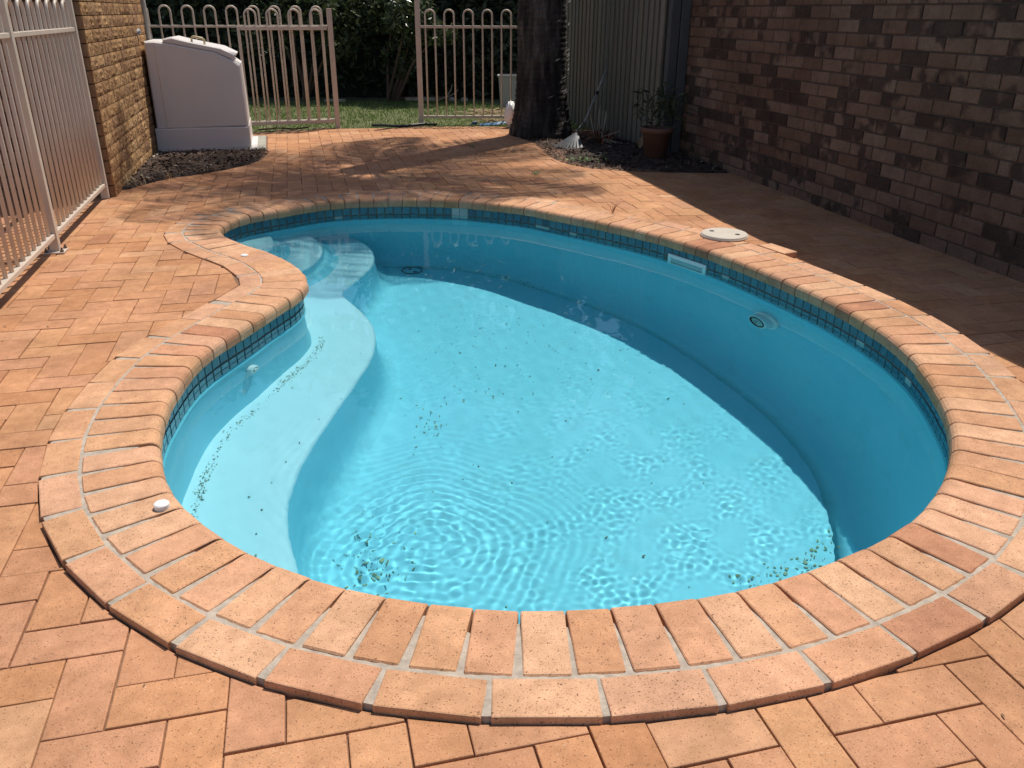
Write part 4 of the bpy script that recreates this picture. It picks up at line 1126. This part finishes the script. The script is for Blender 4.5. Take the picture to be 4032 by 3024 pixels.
b = B(); leaves(b, 230, (1.40, 8.22, .47), (.30, .24, .24), .06, .1, .16); b.build('foliage', M['leaf_dark'], pt)
def shrub(name, base, clumps, size, m, label, cat, stems=5, group=None):
    o = empty(name, base, label, cat, group); b = B()
    for c_, r_, n_ in clumps: leaves(b, n_, c_, r_, size, .45, .42)
    b.build('foliage', m, o)
    b = B(); bp = Vector(base)
    for k in range(stems):
        c_, r_, _ = clumps[k % len(clumps)]; e = Vector(c_) + Vector((random.uniform(-.3, .3), random.uniform(-.2, .2), 0)); mid = bp.lerp(e, .5) + Vector((random.uniform(-.1, .1), random.uniform(-.1, .1), .1))
        b.tube([bp + Vector((random.uniform(-.1, .1), random.uniform(-.1, .1), -.1)), mid, e], [.03, .02, .008], 6)
    b.build('stem', M['timber_dark'], o); return o
# tall dark hedge closing the garden
hd = empty('hedge', (-1, 15.5, 0), 'tall dark evergreen hedge closing the back of the garden', 'hedge')
b = B()
for k in range(46):
    x = -8 + 14.5 * (k % 23) / 22 + random.uniform(-.2, .2); z = (.8, 2.0)[k // 23] + random.uniform(-.25, .25)
    leaves(b, 620, (x, 15.0 - .12 * z + random.uniform(-.2, .3), z), (.75, .65, 1.05), .085, .6, .4)
for k in range(20): leaves(b, 420, (-8 + 14.5 * k / 19, 15.3, 2.7), (.8, .7, .5), .09, .5, .4)
b.build('foliage', M['leaf_dark'], hd)
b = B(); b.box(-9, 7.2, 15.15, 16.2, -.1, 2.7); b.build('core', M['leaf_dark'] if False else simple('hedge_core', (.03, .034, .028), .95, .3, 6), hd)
for i, (x, y, h, lab) in enumerate(((-7.5, 19.5, 7.5, 'unseen tall dark tree behind the hedge at the far left of the garden'), (-3.6, 20.2, 8.2, 'unseen tall dark tree behind the hedge beyond the pump box'), (.2, 19.6, 7.8, 'unseen tall dark tree behind the hedge beyond the gateway'), (4.0, 20.0, 8.0, 'unseen tall dark tree behind the hedge beyond the palm trunk'))):  # unseen trees, set tall to keep sky reflections off the water
    t_ = empty('tree', (x, y, -.1), lab, 'tree', 'unseen tall trees blocking sky reflections'); b = B()
    for k in range(9): leaves(b, 420, (x + random.gauss(0, .9), y + random.gauss(0, .6), h * (.28 + .075 * k)), (1.5, 1.2, 1.0), .17, .3, .5)
    b.build('crown', M['leaf_dark'], t_)
    b = B(); b.tube([(x, y, -.2), (x + .1, y, h * .5), (x, y + .1, h * .85)], [.22, .15, .05], 9)
    for k in range(6): b.tube([(x + .05, y, h * (.3 + .08 * k)), (x + random.uniform(-1.2, 1.2), y + random.uniform(-.6, .6), h * (.42 + .08 * k))], [.06, .02], 6)
    b.build('trunk', M['timber_dark'], t_, True)
shrub('shrub', (-2.0, 13.9, -.05), [((-1.55, 13.55, 1.20), (.42, .35, .38), 700), ((-1.2, 13.5, .98), (.38, .3, .18), 420), ((-2.0, 14.0, 1.3), (.5, .4, .35), 500), ((-1.75, 13.9, .62), (.35, .3, .3), 220)], .055, M['leaf_mid'], 'glossy leafed shrub catching sun beyond the open gate post', 'shrub', group='shrubs behind the lawn')
shrub('shrub', (-3.4, 14.0, -.05), [((-3.3, 13.9, 1.35), (.7, .4, .4), 650), ((-2.7, 13.8, 1.05), (.5, .35, .5), 600), ((-3.9, 14, .9), (.5, .4, .4), 300)], .05, M['leaf_mid'], 'sprawling dull green shrub seen through the bars of the open gate', 'shrub', group='shrubs behind the lawn')
shrub('shrub', (.5, 14.1, -.05), [((.3, 14.2, .8), (.7, .4, .7), 700), ((1.2, 14.0, .9), (.7, .4, .8), 700), ((-.5, 14.4, .7), (.6, .3, .6), 500)], .06, M['leaf_dark'], 'dark shrub behind the grey tub right of the gateway', 'shrub', group='shrubs behind the lawn')

# unseen tree added behind the palings to shade the bed
shade_tree = empty('tree', (2.6, 10.7, -.1), 'unseen leafy tree added behind the paling fence to shade the dark bed', 'tree')
b = B()
for c_, r_, n_ in (((2.5, 10.3, 3.2), (.9, .9, .7), 1500), ((2.35, 9.5, 3.0), (.7, .8, .5), 1100), ((3.1, 10.6, 3.7), (1.0, 1.0, .8), 1300), ((2.0, 10.6, 2.7), (.6, .7, .5), 800)): leaves(b, n_, c_, r_, .09, .25, .45)
b.build('crown', M['leaf_dark'], shade_tree)
b = B(); b.tube([(2.6, 10.7, -.2), (2.55, 10.6, 1.5), (2.45, 10.4, 3.0)], [.10, .08, .04], 9); b.tube([(2.55, 10.6, 1.5), (3.0, 10.6, 3.4)], [.06, .02], 7); b.tube([(2.5, 10.5, 2.2), (2.35, 9.6, 2.9)], [.05, .02], 7); b.build('trunk', M['timber_dark'], shade_tree, True)

# ------------------------------------------------------------------ lawn and its clutter
lv, lf_ = [], []
lx = np.linspace(-7, 3.2, 60)
def back_y(x): return np.interp(x, [p_[0] for p_ in BACK], [p_[1] for p_ in BACK])
def far_y(x): return float(np.interp(x, [-7, -3.5, -2.0, -.7, -.2, .4, 3], [13.4, 13.5, 13.95, 13.9, 13.3, 12.6, 12.2]))
for x in lx:
    for t in np.linspace(0, 1, 12): y = back_y(x) + .02 + t * (14.6 - back_y(x)); lv.append((x, y, -.03 - .01 * t + random.uniform(-.006, .006)))
for i in range(59):
    for j in range(11): lf_.append((i * 12 + j, (i + 1) * 12 + j, (i + 1) * 12 + j + 1, i * 12 + j + 1))
tag(obj('lawn', lv, lf_, M['lawn_soil'], None, True), kind='structure')
b = B(); n = 0
NB = 26000
gxr = rng.uniform(-4.9, 1.6, NB); tt = rng.random(NB)
for k in range(NB):
    x = gxr[k]; y0, y1 = back_y(x) - .02, far_y(x); y = y0 + (y1 - y0) * tt[k]
    h = rng.uniform(.018, .05); a = rng.uniform(0, 6.283); w = rng.uniform(.004, .009); le = rng.uniform(-.03, .03, 2)
    dx, dy = math.cos(a) * w, math.sin(a) * w; z = -.038
    b.v += [(x - dx, y - dy, z), (x + dx, y + dy, z), (x + le[0], y + le[1], z + h)]; k3 = len(b.v) - 3; b.f.append((k3, k3 + 1, k3 + 2))
tag(b.build('grass', M['grass']), kind='stuff')
b = B(); b.tube([(-1.9, 13.98, .0), (-1.0, 13.95, .01)], .035, 7); tag(b.build('garden_edging', M['timber_dark'], None, True), 'brown timber log edging along the back of the lawn', 'edging')
b = B(); b.box(-1.72, -1.24, 13.86, 13.90, -.02, .03, None, .004); tag(b.build('timber_offcut', M['timber']), 'pale timber offcut lying along the lawn edge beyond the gateway', 'timber')
b = B(); b.box(-2.95, -2.62, 13.6, 13.64, -.02, .025, None, .004); tag(b.build('timber_offcut', M['timber']), 'short pale timber offcut by the lawn seen beside the pump box', 'timber')
for x, y, r, lab in ((-.98, 13.85, .055, 'flat pale stone on the lawn edge below the fallen branch'), (-.78, 13.82, .06, 'rounder brown stone on the lawn edge near the tall gate post')):
    b = B(); b.lathe([(r * .6, -.03), (r, -.01), (r * .92, .02), (r * .5, .04), (.002, .045)], (x, y, 0), 9); tag(b.build('stone', M['stone'], None, True), lab, 'stone', 'stones at the lawn edge')
b = B(); b.tube([(-1.22, 13.78, -.01), (-1.05, 13.7, .06), (-.98, 13.72, .16), (-.96, 13.75, .24)], [.012, .011, .008, .004], 6); b.tube([(-1.05, 13.7, .05), (-.9, 13.72, .12), (-.87, 13.75, .17)], [.009, .007, .004], 6)
tag(b.build('fallen_branch', M['timber'], None, True), 'pale bare fallen branch at the back of the lawn in the gateway', 'branch')
b = B(); b.tube([(-1.75, 10.66, -.01), (-1.6, 10.58, 0), (-1.40, 10.50, 0), (-1.25, 10.56, .005), (-1.12, 10.66, .01), (-.95, 10.70, .0)], .016, 7); tag(b.build('hose', M['hose'], None, True), 'black hose lying along the lawn edge at the gateway', 'hose')
b = B(); b.tube([(-3.0, 10.1, .0), (-2.8, 10.22, .01), (-2.6, 10.20, 0), (-2.45, 10.28, .01)], .010, 6); tag(b.build('twig', M['timber_dark'], None, True), 'dark twig lying under the open gate beside the pump box', 'twig')
b = B()
for k in range(34):
    x, y = random.gauss(-.25, .16), random.gauss(12.0, .10); a = random.gauss(0, .35); L = random.uniform(.08, .22); b.tube([(x - L * math.cos(a), y - L * math.sin(a), random.uniform(-.02, .05)), (x + L * math.cos(a), y + L * math.sin(a), random.uniform(-.02, .05))], .006, 4)
tag(b.build('stick_pile', M['straw']), 'heap of dry straw coloured sticks on the lawn behind the right fence', 'sticks')
b = B()
for k in range(16):
    x, y = random.gauss(-.22, .12), random.gauss(10.98, .05); a = random.gauss(-.5, .25); L = random.uniform(.08, .2); b.tube([(x - L * math.cos(a), y - L * math.sin(a), random.uniform(-.02, .08)), (x + L * math.cos(a), y + L * math.sin(a), random.uniform(-.02, .03))], .006, 4)
tag(b.build('stick_pile', M['straw']), 'small pile of dry sticks against the fence by the blue plastic', 'sticks')
b = B(); b.add([(-.42, 10.74, .0), (-.32, 10.75, .01), (-.20, 10.76, .02), (-.06, 10.80, .035), (-.06, 10.77, .015), (-.20, 10.71, -.005), (-.32, 10.70, -.012), (-.42, 10.71, -.015)], [(0, 1, 6, 7), (1, 2, 5, 6), (2, 3, 4, 5)])
b.add([(-.54, 10.78, -.01), (-.50, 10.78, .03), (-.44, 10.80, .025), (-.47, 10.81, -.01)], [(0, 1, 2, 3)])
o = tag(b.build('plastic_strip', M['blue']), 'bent blue plastic strip on the ground in front of the right fence', 'plastic strip'); md = o.modifiers.new('t', 'SOLIDIFY'); md.thickness = .008
b = B(); v, f = [], []
for i in range(9):
    th = PI * i / 8
    for k in range(14):
        a = 2 * PI * k / 14; rr = .085 * (1 + .16 * math.sin(3 * a + i) + .12 * math.cos(5 * a - i)); v.append((-.03 + rr * .85 * math.sin(th) * math.cos(a), 10.50 + rr * .8 * math.sin(th) * math.sin(a), .13 - rr * 1.75 * math.cos(th)))
for i in range(8):
    for k in range(14): f.append((i * 14 + k, i * 14 + (k + 1) % 14, (i + 1) * 14 + (k + 1) % 14, (i + 1) * 14 + k))
tag(obj('plastic_bag', v, f, M['white_cap'], None, True), 'crumpled white plastic bag slumped against the left of the palm trunk', 'plastic bag')
tubo = empty('plastic_tub', (-.05, 12.9, -.03), 'pale grey plastic tub standing in the shade behind the right fence', 'tub')
b = B(); z0, z1 = -.03, .42
for (a0, a1, zz0, zz1) in ((.15, .175, z0, z1),):
    v = [(-.05 + sx * w, 12.9 + sy * w * .7, z) for z, w in ((z0, .14), (z1, .17), (z1 + .001, .185), (z1 + .02, .185), (z1 + .02, .16), (z0 + .02, .13)) for sx, sy in ((-1, -1), (1, -1), (1, 1), (-1, 1))]
    b.add(v, [(3, 2, 1, 0)] + [(r * 4 + k, r * 4 + (k + 1) % 4, r * 4 + 4 + (k + 1) % 4, r * 4 + 4 + k) for r in range(5) for k in range(4)] + [(20, 21, 22, 23)])
b.build('tub', M['grey_tub'], tubo)
# leaves and crumbs on the paving
b = B()
for k in range(90):
    x, y = random.uniform(-2.6, 1.6), random.uniform(1.0, 10.2)
    if not inside(PAVED, x, y) or inside(OUTER.tolist(), x, y): continue
    fleck(b, x, y, ground_z(x, y) - .001, random.uniform(.003, .011))
tag(b.build('leaf_litter', M['dry_leaf']), kind='stuff')
